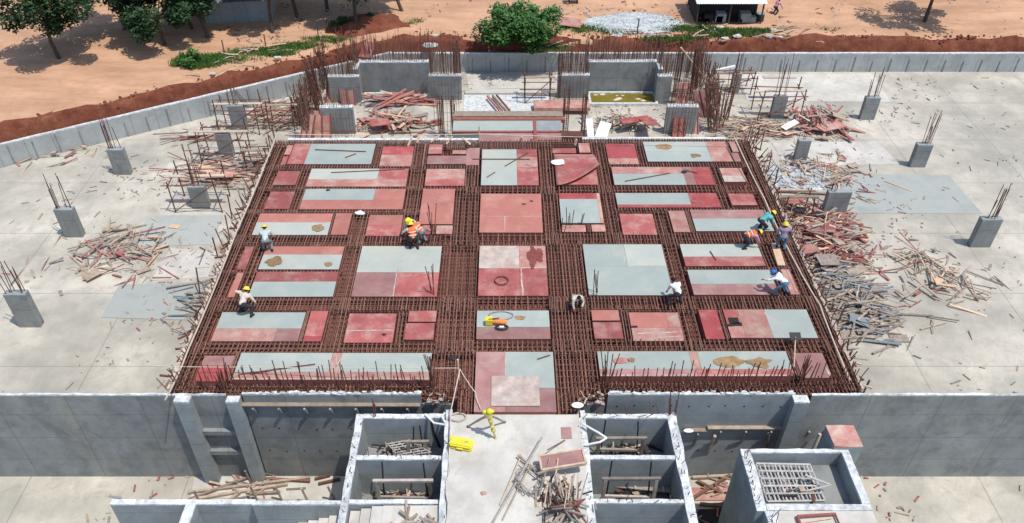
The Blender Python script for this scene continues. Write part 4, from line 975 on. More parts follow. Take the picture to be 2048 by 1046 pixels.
# side walls of the cores
for xpx, rt, rb, la in ((714, 124, 153, 'left side wall of the left lift core'), (1318, 123, 152, 'right side wall of the right lift core')):
    ya = P(1000, 205, PIT).y+.36; yb2 = Y1-.01; zt = z1-.05; x_ = XA(xpx, rt, Y1)
    w_ = wall(x_-.15, ya, x_+.15, yb2, PIT, zt, la, ('concd','top'), .03); starters(w_, row_pts((x_, ya, zt-.05), (x_, yb2, zt-.05), 12), 1.6, .08, .017, 'rust')
# basins with water
def basin(x0, x1, r0, r1, label):
    z = PIT+.12; a = P(x0, r1, z); b = P(x1, r0, z); root = empty('water_basin', ((a.x+b.x)/2, (a.y+b.y)/2, PIT))
    hx, hy = (b.x-a.x)/2, (b.y-a.y)/2
    MB().box(-hx, -hy, 0, hx, hy, .12).build('water', M['algae'], root)
    for q in ((-hx-.15,-hy-.15,hx+.15,-hy-.002),(-hx-.15,hy+.002,hx+.15,hy+.15),(-hx-.15,-hy,-hx-.002,hy),(hx+.002,-hy,hx+.15,hy)):
        MB().box(q[0], q[1], .001, q[2], q[3], .2).build('kerb', M['top'], root)
    for i in range(9): s_ = R(.05,.14); MB().ball((R(-hx,hx)*.9, R(-hy,hy)*.9, .12), s_, 7, 4, (1.5,1,.15)).build('scum_patch', M['rope'], root)
    tag(root, label, 'basin')
basin(1183, 1305, 187, 207, 'basin of olive green water in front of the right lift core')
basin(728, 800, 189, 207, 'basin of olive green water in front of the left lift core, partly buried by planks')
# column cages (dense vertical rebar)
def col_cage(px, py, top, wd, n, label, zb=PIT, lean=(0,0), spread=0, matn='rustd', rr=.022):
    c = P(px, py, zb); zt = ZT(top, c.y); h = zt-zb; root = empty('column_cage', c)
    for i in range(n):
        a = 2*pi*i/n; x = wd/2*cos(a)*1.2; y = wd/2*sin(a); x = max(-wd/2, min(wd/2, x))
        hh = h*R(.8, 1.05)
        MB().bar((x, y, 0), (x+lean[0]*hh+R(-1,1)*spread*hh, y+lean[1]*hh+R(-1,1)*spread*hh, hh), rr, 5).build('vertical_bar', M[matn], root)
    for j in range(int(h/.28)):
        z = .15+j*.28; q = [(-wd/2+lean[0]*z,-wd/2+lean[1]*z,z),(wd/2+lean[0]*z,-wd/2+lean[1]*z,z),(wd/2+lean[0]*z,wd/2+lean[1]*z,z),(-wd/2+lean[0]*z,wd/2+lean[1]*z,z)]
        m = MB(); [m.bar(q[i], q[(i+1)%4], .012, 4) for i in range(4)]; m.build('tie', M[matn], root)
    tag(root, label, 'rebar column', 'rebar column cages behind the deck')
col_cage(916, 176, 80, .42, 14, 'tall dark rebar column at the right end of the left lift core', spread=.01)
col_cage(643, 225, 120, .5, 18, 'thick leaning rebar column at the rear left of the deck', lean=(-.12,.02), spread=.03)
col_cage(618, 278, 165, .35, 14, 'splayed rebar column just behind the rear left corner of the deck', spread=.06, matn='rust')
col_cage(662, 178, 88, .3, 8, 'slim rebar column left of the left lift core', lean=(-.1,0), spread=.03)
col_cage(717, 160, 66, .16, 4, 'thin dark rebar column beside the rear wall of the left core')
col_cage(1384, 200, 96, .35, 12, 'dark rebar column right of the right lift core', lean=(-.05,0), spread=.02)
col_cage(1425, 262, 150, .5, 20, 'thick splayed rebar column at the rear right of the deck', lean=(-.16,.05), spread=.06, matn='rust')
col_cage(1350, 190, 88, .3, 10, 'slim rebar column behind the right lift core', spread=.03)
col_cage(1118, 195, 88, .2, 6, 'slim rebar column at the left pier of the right lift core', spread=.02)
col_cage(884, 272, 190, .3, 10, 'dark red rebar column at the rear edge left of centre', spread=.01)
col_cage(908, 272, 196, .2, 6, 'thin dark rebar column beside the rear edge opening', spread=.01)
col_cage(1130, 272, 178, .3, 9, 'rebar column at the rear edge right of centre', spread=.02)
col_cage(1165, 272, 186, .2, 6, 'thin rebar column right of the rear edge opening', spread=.02)
col_cage(1450, 240, 140, .3, 10, 'loose sheaf of rebar standing at the rear right', lean=(.03,0), spread=.08, matn='rust')
col_cage(600, 250, 182, .3, 8, 'loose sheaf of rebar standing at the rear left', lean=(.02,0), spread=.12, matn='rust')
# grid of rebar mesh panels inside cores (rear right)
def mesh_panel(x0, x1, top, bot, zb, label, nx_=14, nz_=7, ly=.1):
    Y = P(1000, bot, zb).y; zt = ZT(top, Y); a = XA(x0, top, Y); b = XA(x1, top, Y); root = empty('rebar_mesh', ((a+b)/2, Y, zb)); L = (b-a)/2; h = zt-zb
    for i in range(nx_): x = -L+2*L*i/(nx_-1); MB().bar((x,0,0), (x+R(-.05,.05), ly, h*R(.93,1.05)), .014, 4).build('vertical_bar', M['rustd'], root)
    for j in range(nz_): z = h*(j+.5)/nz_; MB().bar((-L,ly*z/h,z), (L,ly*z/h,z), .012, 4).build('horizontal_bar', M['rust'], root)
    tag(root, label, 'rebar mesh', 'upright rebar meshes behind the deck')
mesh_panel(1345, 1392, 160, 212, PIT, 'upright rebar mesh beside the right lift core', 11, 7)
mesh_panel(1320, 1372, 108, 150, PIT+.4, 'upright rebar mesh behind the right lift core', 12, 6)
mesh_panel(660, 716, 128, 152, PIT+.5, 'upright rebar mesh behind the left lift core', 12, 5)
mesh_panel(1122, 1180, 128, 148, PIT+.6, 'upright rebar mesh above the left pier of the right core', 12, 4)
mesh_panel(866, 918, 200, 270, PIT+.3, 'upright rebar mesh in front of the right pier of the left core', 9, 4)
mesh_panel(862, 916, 158, 204, PIT, 'dark upright bars in front of the right pier of the left core', 9, 2, 0)
mesh_panel(1119, 1177, 156, 200, PIT, 'dark upright bars in front of the left pier of the right core', 9, 2, 0)
mesh_panel(1340, 1394, 208, 273, PIT, 'dark upright bars in front of the near right wall stub', 9, 2, 0)
mesh_panel(664, 703, 225, 273, PIT, 'dark upright bars in front of the near left wall stub', 7, 2, 0)
# pink leaning shutter panels
def shutter(x0, x1, top, bot, label, matn='pink', zb=PIT, lean=.5, nb=0, skew=0):
    Y = P(1000, bot, zb).y; zt = ZT(top, Y+lean); a = XA(x0, bot, Y); b = XA(x1, bot, Y); root = empty('leaning_shutter', ((a+b)/2, Y, zb)); L = (b-a)/2; h = zt-zb
    m = MB(); vs = [(-L,0,0),(L,0,0),(L+skew,lean,h),(-L+skew,lean,h)]; vs += [(x,y+.03,z) for x,y,z in vs]
    m.add(vs, [(0,1,2,3),(7,6,5,4),(0,4,5,1),(1,5,6,2),(2,6,7,3),(3,7,4,0)]); m.build('board', M[matn], root)
    for t in (0, .5, 1)[:3 if nb == 0 else nb]: MB().beam((-L+2*L*t,-.03,0), (-L+2*L*t+skew,lean-.03,h), .07, .07).build('stiffener', M['edge'], root)
    tag(root, label, 'shutter')
shutter(652, 680, 160, 205, 'faded pink shutter leaning beside the left lift core, rear one', skew=.2)
shutter(628, 662, 222, 275, 'faded pink shutter leaning at the near left wall stub', skew=.1)
shutter(684, 712, 165, 210, 'dark red shutter leaning in front of the left rear wall stub', 'mauve', skew=-.1)
shutter(1350, 1372, 165, 214, 'faded pink shutter behind the near right wall stub', skew=.1)
shutter(1345, 1368, 222, 274, 'rose shutter strip in front of the near right wall stub', 'rose', skew=0)
shutter(600, 622, 230, 285, 'faded pink shutter strip outside the rear left corner of the deck', skew=.4)
shutter(635, 655, 130, 165, 'faded pink shutter standing at the rear left rebar column', skew=-.2)
shutter(1370, 1396, 232, 268, 'faded pink shutter leaning on the near right wall stub', skew=-.05)
shutter(1396, 1425, 180, 235, 'pink shutter strip leaning among the rear right rebar', 'mauve', skew=-.5)
# dark beam formwork on rear centre: opening trough
zb_ = PIT+2.6
def slabpx(x0, x1, r0, r1, z0, z1, matn, label, name, cat):
    a = P(x0, r1, z1); b = P(x1, r0, z1); return tag(MB().box(a.x, a.y, z0, b.x, b.y, z1).build(name, M[matn]), label, cat)
slabpx(908, 1125, 222, 232, -1.3, -1.2, 'timber', 'long dusty plank along the top of the rear centre trough', 'trough_plank', 'plank')
slabpx(905, 1130, 233, 239, -1.5, -1.28, 'edge', 'long dark red beam form behind the rear centre trough', 'beam_form', 'beam form')
slabpx(905, 1068, 241, 261, -2.6, -1.35, 'grey', 'grey concrete strip inside the rear centre trough', 'trough_floor', 'concrete strip')
slabpx(1070, 1122, 241, 261, -2.6, -1.34, 'conc', 'dark striped strip at the right end of the rear centre trough', 'trough_floor', 'concrete strip')
slabpx(958, 1122, 266, 283, -.9, -.45, 'mauve', 'red shutter boards sloping down behind the rear middle panel', 'shutter_boards', 'shutter')
slabpx(905, 1122, 261, 264, -.62, -.5, 'edge', 'dark red rim board of the rear centre trough', 'rim_board', 'board')
slabpx(1068, 1072, 240, 284, -.5, -.38, 'edge', 'dark upright divider in the rear centre trough', 'divider_board', 'board')
slabpx(1120, 1164, 262, 272, -1.2, -.5, 'rustd', 'dark box form right of the rear centre trough', 'box_form', 'box form')
slabpx(575, 960, 276, 280, -1.0, -.55, 'top', 'pale ragged sill along the rear left edge of the deck', 'edge_sill', 'sill')
slabpx(1165, 1450, 274, 278, -1.0, -.55, 'top', 'pale ragged sill along the rear right edge of the deck', 'edge_sill', 'sill')
slabpx(1068, 1178, 200, 216, -4.4, -4.2, 'pink', 'pinkish tray of boards below the left pier of the right core', 'board_tray', 'boards')
slabpx(930, 1100, 178, 186, PIT+.02, PIT+.18, 'slab', 'low white concrete kerb between the two lift cores', 'low_kerb', 'kerb')
slabpx(925, 1100, 188, 232, PIT+.004, PIT+.05, 'top', 'bright white screed patch between the two lift cores', 'screed_patch', 'screed')
# starter forest between cores and retaining wall
w0 = empty('starter_row', (P(780,120,PIT).x, YB-1.6, PIT)); starters(w0, [(R(P(700,110,PIT).x, P(930,110,PIT).x), YB-1.6+R(-.3,.3), PIT+.3) for _ in range(100)], 2.7, .05, .016, 'rust', 'upright_bar'); tag(w0, 'dense row of upright rebar behind the left lift core', 'rebar row')
w0 = empty('starter_row', (P(1250,120,PIT).x, YB-1.6, PIT)); starters(w0, [(R(P(1120,110,PIT).x, P(1390,110,PIT).x), YB-1.6+R(-.3,.3), PIT+.3) for _ in range(100)], 2.4, .05, .016, 'rust', 'upright_bar'); tag(w0, 'dense row of upright rebar behind the right lift core', 'rebar row')

# ================================================================ SIDE COLUMNS + SCAFFOLDS
def column(x0, x1, top, bot, label, nb=8, L=1.3, scaf=False):
    Y = P(1000, bot, PIT).y; a = XA(x0, bot, Y); b = XA(x1, bot, Y); zt = ZT(top, Y); th = .35
    root = empty('concrete_column', ((a+b)/2, Y+th/2, PIT)); hx = (b-a)/2
    wall_mb(-hx, -th/2, hx, th/2, 0, zt-PIT, .012, .3).build('shaft', [M['concd'], M['conc']], root)
    starters(root, [root.location+Vector((R(-hx,hx)*.85, R(-.12,.12), zt-PIT-.05)) for _ in range(nb)], L, .06, .018, 'rustd')
    tag(root, label, 'column'); return root
for x0_, x1_, t_, b_, la in ((230,262,300,350,'grey column stub outside the left of the frame, rear one'),(130,166,420,475,'grey column stub outside the left of the frame, middle one'),(40,82,590,655,'grey column stub outside the left of the frame, front one'),
    (1720,1748,196,240,'grey column stub outside the right of the frame, rear one'),(1820,1850,290,335,'grey column stub outside the right of the frame, middle one'),(1940,1980,440,495,'grey column stub outside the right of the frame, front one')):
    column(x0_, x1_, t_, b_, la, 8, 1.6)
column(466, 496, 212, 262, 'grey column stub at the far left, nearest the slanting wall')
column(441, 468, 268, 315, 'grey column stub at the left, second from the rear', 3, .6)
column(386, 419, 375, 417, 'grey column stub at the left frame edge, with bars above it', 8, 2.0)
column(1461, 1477, 148, 186, 'slim grey column stub at the rear right', 6, 1.5)
column(1540, 1566, 194, 238, 'grey column stub at the right below a hanging plank', 8, 2.2)
column(1588, 1612, 282, 323, 'grey column stub on bare concrete at the right', 2, .4)
column(1645, 1690, 385, 430, 'wide grey column stub at the right frame edge', 4, .5)
def scaffold(x0, x1, top, bot, dep, label):
    Y = P(1000, bot, PIT).y; a = XA(x0, bot, Y); b = XA(x1, bot, Y); h = ZT(top, Y)-PIT; root = empty('scaffold_frame', ((a+b)/2, Y, PIT)); L = (b-a)/2
    for sx in (-1,1):
        for y in (0, dep): MB().bar((sx*L, y, 0), (sx*L+R(-.12,.12), y+R(-.1,.1), h*R(.85,1.1)), .035, 6).build('upright', M['rustd'], root)
    for y in (0, dep):
        for z in (h*.3, h*.75): MB().bar((-L-R(.1,.4), y, z+R(-.1,.1)), (L+R(.1,.4), y, z+R(-.1,.1)), .032, 6).build('ledger', M['rust'], root)
    for sx in (-1,1): MB().bar((sx*L, -.2, h*.72), (sx*L, dep+.2, h*.78), .03, 6).build('transom', M['rustd'], root)
    MB().bar((-L, -.03, .1), (L, -.03, h*.8), .028, 6).build('brace', M['rustd'], root)
    MB().beam((-L-.3, dep*.5, h*.78), (L+.3, dep*.5, h*.8), .22, .05).build('plank', M['timber'], root)
    tag(root, label, 'scaffold', 'scaffold frames round the column stubs')
scaffold(440, 520, 205, 270, 1.4, 'scaffold frame round the rearmost left column stub')
scaffold(404, 490, 262, 326, 1.4, 'scaffold frame round the second left column stub')
scaffold(352, 445, 352, 425, 1.5, 'scaffold frame at the left frame edge column')
scaffold(1514, 1598, 180, 243, 1.5, 'scaffold frame round the right column stub below the plank')
scaffold(1432, 1500, 145, 190, 1.2, 'scaffold frame round the slim rear right column stub')
scaffold(1050, 1100, 148, 208, .9, 'small scaffold tower between the two lift cores')
scaffold(540, 590, 205, 262, .9, 'leaning scaffold poles left of the rear left rebar')
c = P(1556, 160, PIT+1.4); tag(MB().beam((-1.0,0,.2), (1.1,0,.2), .3, .06).build('hanging_plank', M['timberg'], None, c), 'grey plank resting above the bars of a right hand column', 'plank')
pole(1425, 143, PIT+1.0, 1470, 133, PIT+1.2, .08, 'wtin', 'white plank slanting up near the slim rear right column', None, 'plank', 'plank', True)
pole(470, 180, PIT+1.3, 503, 215, PIT, .11, 'concd', 'grey prop leaning on the slanting retaining wall, right one', None, 'raking_prop', 'prop', True)
pole(458, 182, PIT+1.3, 478, 205, PIT, .07, 'timberg', 'grey prop leaning on the slanting retaining wall, left one', None, 'raking_prop', 'prop', True)
pole(1362, 95, -1.0, 1412, 160, PIT+.4, .05, 'newwood', 'pale pole slanting across the rear right rebar', None)
pole(1412, 160, PIT+1.5, 1450, 250, PIT+.3, .035, 'newwood', 'lower pale pole slanting towards the rear right corner of the deck', None)
pole(1545, 379, PIT+.15, 1655, 385, PIT+.15, .11, 'timberg', 'thick grey pipe lying on the ground right of the deck', None, 'pipe', 'pipe')
pole(975, 192, PIT+.3, 1002, 224, PIT+.3, .06, 'redp', 'red edged plank lying on the white screed, left one of the bundle', 'planks on the white screed', 'plank', 'plank', True)
pole(985, 191, PIT+.25, 1014, 224, PIT+.3, .06, 'timber', 'brown plank lying on the white screed, middle one of the bundle', 'planks on the white screed', 'plank', 'plank', True)
pole(993, 190, PIT+.3, 1020, 222, PIT+.3, .05, 'redp', 'red edged plank lying on the white screed, right one of the bundle', 'planks on the white screed', 'plank', 'plank', True)
for i in range(8):
    px = 1540+R(-10,60); py = 330+i*45+R(-10,10)
for px, py, qy in ((1535,345,305),(1548,372,335),(1520,300,262),(1512,285,250)):
    pole(px, py, PIT, px+9, qy, PIT+1.2, .035, 'rustd', 'dark upright pole standing beside the right edge of the deck', 'upright poles right of the deck')
for px, py, qx, qy in ((455,415,470,440),(450,455,466,480),(425,500,440,512),(400,340,372,300),(392,560,410,600),(400,520,440,500)):
    pole(px+10, qy, PIT, px, py-25, PIT+1.3, .035, 'rustd', 'dark upright pole standing left of the deck', 'upright poles left of the deck')
for i in range(34):
    left = i % 2; t = R(0,1); y_ = YF+1+(YBK-YF-1.5)*t; off = R(.35, 2.2)
    x_ = (XLo-off) if left else (XRo+off); h_ = R(1.2, 3.6); root = empty('standing_pole', (x_, y_, PIT))
    tag(root, ('thin upright pole standing on the floor along the left edge of the deck' if left else 'thin upright pole standing on the floor along the right edge of the deck'), 'pole', 'upright poles left of the deck edge' if left else 'upright poles right of the deck edge')
    MB().bar((0,0,0), (R(-.3,.3), R(-.3,.3), h_), R(.02,.04), 6).build('shaft', M[random.choice(['rustd','rope','timberg','newwood'])], root)
    if i % 3 == 0: MB().bar((-.5, R(-.2,.2), h_*.6), (.6, R(-.2,.2), h_*.6+R(-.2,.2)), .025, 6).build('cross_pole', M['timberg'], root)
scaffold(495, 545, 300, 345, 1.0, 'low scaffold frame just left of the rear left deck edge')
scaffold(1560, 1620, 395, 445, 1.1, 'low scaffold frame right of the deck beside the wide column stub')
for px, py, sx, sy, rz, mm_, la in ((1660,252,1.6,1.1,.3,'pink','large faded pink board on the heap at the upper right'), (1640,455,1.4,.9,-.2,'mauve','mauve board on the dense heap right of the deck, rear one'), (1612,500,1.2,.7,.5,'pink','pink board on the dense heap right of the deck, front one'),
    (1655,520,1.0,.8,.1,'timberg','grey board on the dense heap right of the deck'), (1590,400,1.1,.6,.7,'rose','salmon board between the rubble and the deck edge'), (1620,425,1.5,.5,-.4,'black','dark curved sheet near the wide right column stub'), (440,350,1.5,.5,.05,'pink','pink board on the floor left of the deck'), (1580,250,1.2,.4,.6,'wtin','white board behind the rear right corner of the deck')):
    c_ = P(px, py, PIT+.42); o_ = MB().box(-sx/2, -sy/2, 0, sx/2, sy/2, .04).build('loose_board', M[mm_], None, c_); o_.rotation_euler = (R(-.15,.15), R(-.15,.15), rz); tag(o_, la, 'board')
for px, py, qx, qy, la in ((376,985,620,955,'a'),(376,1000,575,968,'b'),(376,1000,495,955,'c'),(490,955,620,962,'d'),(630,958,660,950,'e'),(637,968,680,958,'f'),(440,1012,480,985,'g'),(500,988,560,984,'h')):
    pole(px, py, PIT+.08, qx, qy, PIT+.12, .045, random.choice(['rust','timber','timber']), 'reddish brown batten lying on the cream floor at the bottom left', 'battens on the bottom left floor', 'batten', 'batten', True)
for px, py in ((388,1000),(500,990),(550,990),(603,995),(655,990),(690,985),(490,960)):
    pole(px+14, py+10, PIT, px, py-18, PIT+1.0, .04, 'timberg', 'dark stake standing on the cream floor behind the low bottom left wall', 'stakes behind the bottom left wall', 'stake', 'stake')
for px, py, qx, qy in ((1385,955,1480,950),(1395,962,1440,985),(1380,1000,1460,950),(1400,1008,1475,1015),(1410,905,1400,870)):
    pole(px, py, PIT+.1, qx, qy, PIT+.2, .05, random.choice(['timber','rust']), 'brown batten lying on the floor between the right hand rooms and the pit box', 'battens between the right rooms and the pit box', 'batten', 'batten', True)
pole(1430, 872, -2.0, 1402, 937, PIT, .06, 'timberg', 'grey raking prop below the long front right waler, left one', 'raking props at the front right wall', 'raking_prop', 'prop')
pole(1538, 868, -2.0, 1530, 905, -3.4, .06, 'timberg', 'grey prop below the long front right waler, right one', 'raking props at the front right wall', 'raking_prop', 'prop')
pole(1640, 868, -2.0, 1610, 935, -3.6, .06, 'timberg', 'pale prop right of the front right pier', 'raking props at the front right wall', 'raking_prop', 'prop')
slabpx(1385, 1480, 975, 1000, PIT+.01, PIT+.06, 'pink', 'dusty pink board on the floor between the right rooms and the pit box', 'floor_board', 'board')
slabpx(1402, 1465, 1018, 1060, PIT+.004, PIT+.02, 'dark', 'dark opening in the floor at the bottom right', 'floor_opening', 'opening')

# ---- debris heaps
TP = ['timber','timberg','redp','newwood','timber','timber']
heap(1850, 560, PIT, 3.0, 3.5, 90, .4, (.4, 2.0), TP, 'timber scrap in the sparse heap outside the right of the frame', 'timber scraps outside the right', 'scrap_plank', 'plank')
heap(230, 500, PIT, 3.5, 3.0, 110, .3, (.4, 2.0), TP, 'timber scrap in the sparse heap outside the left of the frame', 'timber scraps outside the left', 'scrap_plank', 'plank')
heap(90, 300, PIT, 3.5, 2.0, 60, .3, (.4, 2.0), TP, 'timber scrap far outside the left of the frame', 'timber scraps far left', 'scrap_plank', 'plank')
heap(1640, 250, PIT, 2.2, 2.4, 60, .6, (.5, 2.2), ['redp','redp','pink','timber'], 'red painted plank in the heap at the upper right', 'red planks heaped at the upper right', 'scrap_plank', 'plank', wr=(.08,.2))
heap(1640, 350, PIT, 3.2, 3.2, 120, .3, (.4, 1.7), TP, 'timber scrap strewn round the bare concrete on the right', 'timber scraps at the right, rear part', 'scrap_plank', 'plank')
heap(1640, 470, PIT, 2.6, 3.4, 420, .5, (.4, 1.9), ['timber','redp','newwood','timberg','redp','edge'], 'timber scrap in the dense heap right of the deck', 'timber scraps at the right, middle part', 'scrap_plank', 'plank', dirb=(.2,.7))
heap(1690, 600, PIT, 2.2, 3.2, 330, .5, (.6, 2.2), ['timberg','timberg','timber','tin'], 'grey green batten in the heap at the lower right of the deck', 'grey battens at the right, front part', 'scrap_plank', 'plank', dirb=(.15,.5))
heap(1510, 262, PIT, 3.4, 1.8, 150, .25, (.5, 2.2), TP, 'timber plank on the ground behind the rear right corner', 'planks behind the rear right corner', 'scrap_plank', 'plank', dirb=(.1,.4))
heap(790, 205, PIT, 2.3, .9, 60, .45, (1.2, 3.2), ['redp','pink','mauve','timber','rose'], 'pink plank heaped in front of the left lift core', 'planks heaped in front of the left core', 'scrap_plank', 'plank', dirb=(.15,.3), wr=(.07,.26))
heap(790, 250, PIT, 2.6, 1.1, 130, .6, (.6, 2.2), ['redp','pink','timber','newwood','timberg','edge'], 'plank in the tangled heap behind the rear left edge of the deck', 'planks behind the rear left edge', 'scrap_plank', 'plank', wr=(.05,.2))
heap(1240, 250, PIT, 2.4, .9, 110, .6, (.5, 1.9), ['timber','timberg','newwood','dusty'], 'plank heaped behind the rear right edge of the deck', 'planks behind the rear right edge', 'scrap_plank', 'plank')
heap(555, 230, PIT, 2.6, 2.6, 150, .2, (.6, 2.2), TP, 'timber scrap on the ground left of the left lift core', 'timber scraps at the rear left', 'scrap_plank', 'plank', dirb=(.5,.5))
heap(450, 345, PIT, 3.2, 1.8, 150, .15, (.6, 2.6), ['timber','redp','timberg','newwood'], 'timber batten strewn on the floor left of the deck', 'battens left of the deck', 'scrap_plank', 'plank', dirb=(.0,.25))
heap(400, 275, PIT, 2.0, 1.0, 24, .2, (.5, 2), ['timber','redp','timberg'], 'timber scrap below the leftmost scaffold', 'scraps below the leftmost scaffold', 'scrap_plank', 'plank', dirb=(.3,.4))
heap(395, 600, PIT, 1.6, 2.6, 40, .2, (.5, 2), ['timberg','tin','timberg'], 'grey batten on the floor left of the deck, front part', 'grey battens left of the deck', 'scrap_plank', 'plank', dirb=(.0,.3))
heap(520, 975, PIT, 2.6, 1.2, 30, .1, (.3, 1.2), ['timber','timberg','redp'], 'small timber scrap on the cream floor at the bottom left', 'scraps on the bottom left floor', 'scrap_plank', 'plank')
heap(1430, 970, PIT, 1.0, 1.6, 26, .2, (.3, 1.3), ['timber','timberg','redp'], 'small timber scrap between the right rooms and the pit box', 'scraps at the bottom right floor', 'scrap_plank', 'plank')
for cx_, cy_, zr_, la in ((800, 900, RZ1, 'first left'), (800, 990, RZ2, 'second left'), (1250, 900, RZ1, 'first right'), (1260, 990, RZ2, 'second right'), (1590, 975, RZ3, 'pit box'), (1280, 1085, RZ2-.3, 'third right')):
    heap(cx_, cy_+2, zr_, 1.1 if la != 'pit box' else .9, .25 if la != 'pit box' else .5, 26 if la != 'pit box' else 12, .25, (.2, .8), ['timberg','black','black','timber','rustd'], 'timber scrap on the floor of the %s room' % la, 'scraps in the %s room' % la, 'scrap_plank', 'plank')
FLUSH = 1
# red boards lying over rear right
def board(px, py, z, sx, sy, rz, matn, label, name='loose_board', tilt=(.1,.05)):
    o = MB().box(-sx/2, -sy/2, 0, sx/2, sy/2, .05).build(name, M[matn], None, P(px, py, z)); o.rotation_euler = (tilt[0], tilt[1], rz); tag(o, label, 'board')
board(1297, 243, PIT+.9, .8, 2.2, .1, 'red', 'bright red board pointing towards the deck behind the rear right edge', tilt=(-.3,0))
board(1270, 240, PIT+.7, 1.9, .5, .35, 'bright', 'bright red board slanting behind the rear right edge')
board(1206, 262, PIT+.5, .7, 1.2, -.35, 'white', 'torn white sheet hanging behind the rear right edge', tilt=(.5,.1))
board(1180, 258, PIT+.5, .4, 1.4, .05, 'white', 'narrow white sheet behind the rear right edge', tilt=(.5,0))
board(760, 245, PIT+.7, 1.1, .7, .3, 'red', 'clean red board on the plank heap behind the rear left edge')
board(735, 100, FAR+.2, .8, 1.5, -.15, 'red', 'red board on the earth bank behind the left lift core', tilt=(.3,0))
board(1140, 45, FAR+.25, 1.5, 1.0, -.1, 'pink', 'pink corrugated board lying right of the green bush', tilt=(.2,.1))
board(405, 263, PIT+.3, 1.6, .8, .2, 'timberg', 'grey board at the left frame edge below the retaining wall')
# rubble patch right of deck + white gravel far
def gravel(cx, cy, z, sx, sy, h, n, matn, label, rr=(.03,.12), name='gravel_heap'):
    c = P(cx, cy, z); m = MB(); vs = []; N1, N2 = 26, 10
    vs.append((0,0,h))
    for j in range(1, N2+1):
        for i in range(N1):
            a = 2*pi*i/N1; t = j/N2; q = t*(1+.25*noise.noise(Vector((cos(a)*1.5, sin(a)*1.5, cx))))
            vs.append((sx*q*cos(a), sy*q*sin(a), h*(1-t*t)+.04*noise.noise(Vector((q*5*cos(a), q*5*sin(a), 2)))*(t < 1)-.02*(t == 1)))
    m.add(vs, [(0,1+i,1+(i+1)%N1) for i in range(N1)]+[(1+(j-1)*N1+i, 1+j*N1+i, 1+j*N1+(i+1)%N1, 1+(j-1)*N1+(i+1)%N1) for j in range(1,N2) for i in range(N1)])
    for i in range(n):
        a = R(0, 2*pi); q = R(0,1)**.5*1.08; s_ = R(*rr); st = len(m.v)
        m.ball((sx*q*cos(a), sy*q*sin(a), h*(1-min(1,q)**2)+s_*.2), s_, 5, 4, (R(.8,1.5), R(.8,1.3), .7)); jag(m, st, s_*.25, -99)
    tag(m.build(name, M[matn], None, c), label, 'gravel', kind='stuff')
gravel(1270, 47, FAR+.02, 3.5, 1.9, .22, 900, 'rubble', 'pale blue grey gravel heap spread beyond the retaining wall', (.02,.06))
gravel(1600, 355, PIT, 1.9, 1.5, .15, 350, 'rubble', 'pale grey rubble patch right of the deck')
gravel(860, 90, FAR+.02, .5, .35, .06, 80, 'rubble', 'small pale rubble patch behind the left lift core', (.02,.06))
# fine litter over the pit floor
m = MB()
for i in range(5200):
    while True:
        x = R(-34, 34); y = R(4, YB-1)
        if not (XLo-.5 < x < XRo+.5 and YF-1 < y < YBK) and noise.noise(Vector((x*.28, y*.28, 7)))+.25*R(-1,1) > .08: break
    if y > wall_y(x)-.5: continue
    if abs(x) > .47*(y*.77+19) and R(0,1) < .65: continue
    a = R(0, pi); L = R(.04,1)**2*.5+.03; d_ = Vector((cos(a)*L, sin(a)*L, R(-.02,.03)))
    m.m = random.choice([0,0,1,2]); m.beam(Vector((x,y,PIT+.03)), Vector((x,y,PIT+.03))+d_, R(.02,.08), R(.01,.04))
tag(m.build('floor_litter', [M['timber'], M['concd'], M['redp']]), 'fine timber chips and scraps littering the pit floor', 'litter', kind='stuff')

# ================================================================ FAR GROUND: sheds, trees, bush, grass
def shed(px0, px1, ridge, base, dep, label, wallm, roofm, h=2.2, open_=False, rz=0, over=.25):
    a = P(px0, base, FAR); b = P(px1, base, FAR); L = (b.x-a.x)/2; root = empty('site_shed', ((a.x+b.x)/2, a.y, FAR), rz)
    if open_:
        for sx in (-1, 0, 1):
            for y in (0, dep): MB().bar((sx*L, y, 0), (sx*L, y, h), .06, 8).build('post', M['bark'], root)
        MB().box(-L+.09, dep*.3, 0, L-.1, dep*.3+.08, h*.97).build('wall', M['dark'], root); MB().box(-L+.1, .02, .0, L-.1, dep*.29, .06).build('shade_sheet', M['dark'], root); MB().box(-L, .3, 0, -L+.08, dep-.101, h*.9).build('wall', M['dark'], root)  # forward wall and floor sheet are added dark to paint the shed's inner shade
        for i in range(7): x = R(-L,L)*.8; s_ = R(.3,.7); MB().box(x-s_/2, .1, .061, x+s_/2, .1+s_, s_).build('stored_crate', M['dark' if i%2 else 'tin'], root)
    else:
        MB().box(-L, 0, 0, L, dep, h).build('wall', M[wallm], root)
        MB().box(-L*.25, -.03, h*.45, L*.1, .0, h*.72).build('window_board', M['tin'], root)
    m = MB(); n = int(4*L/.16); vs = []
    for j, (y, z) in enumerate(((-over, h+.02), (dep+over, h+.45))):
        for i in range(n+1): vs.append((-L-over+(2*L+2*over)*i/n, y, z+(.035 if i%2 else 0)))
    m.add(vs, [(i, i+1, n+2+i, n+1+i) for i in range(n)]); ro = m.build('roof', M[roofm], root); md = ro.modifiers.new('t','SOLIDIFY'); md.thickness = .02
    tag(root, label, 'shed')
shed(415, 545, 0, 47, 3.0, 'low grey tin shed under the trees at the top left', 'tin', 'tin', 1.6, rz=.12)
shed(380, 455, 0, 14, 1.8, 'small shed with a white roof behind the grey tin shed', 'tin', 'wtin', 1.3, rz=-.1)
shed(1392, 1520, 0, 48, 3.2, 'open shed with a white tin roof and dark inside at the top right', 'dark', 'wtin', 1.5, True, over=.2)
shed(1560, 1760, 0, -6, 2.5, 'dark open shed cut by the top right of the picture', 'dark', 'bark', 1.4, True)
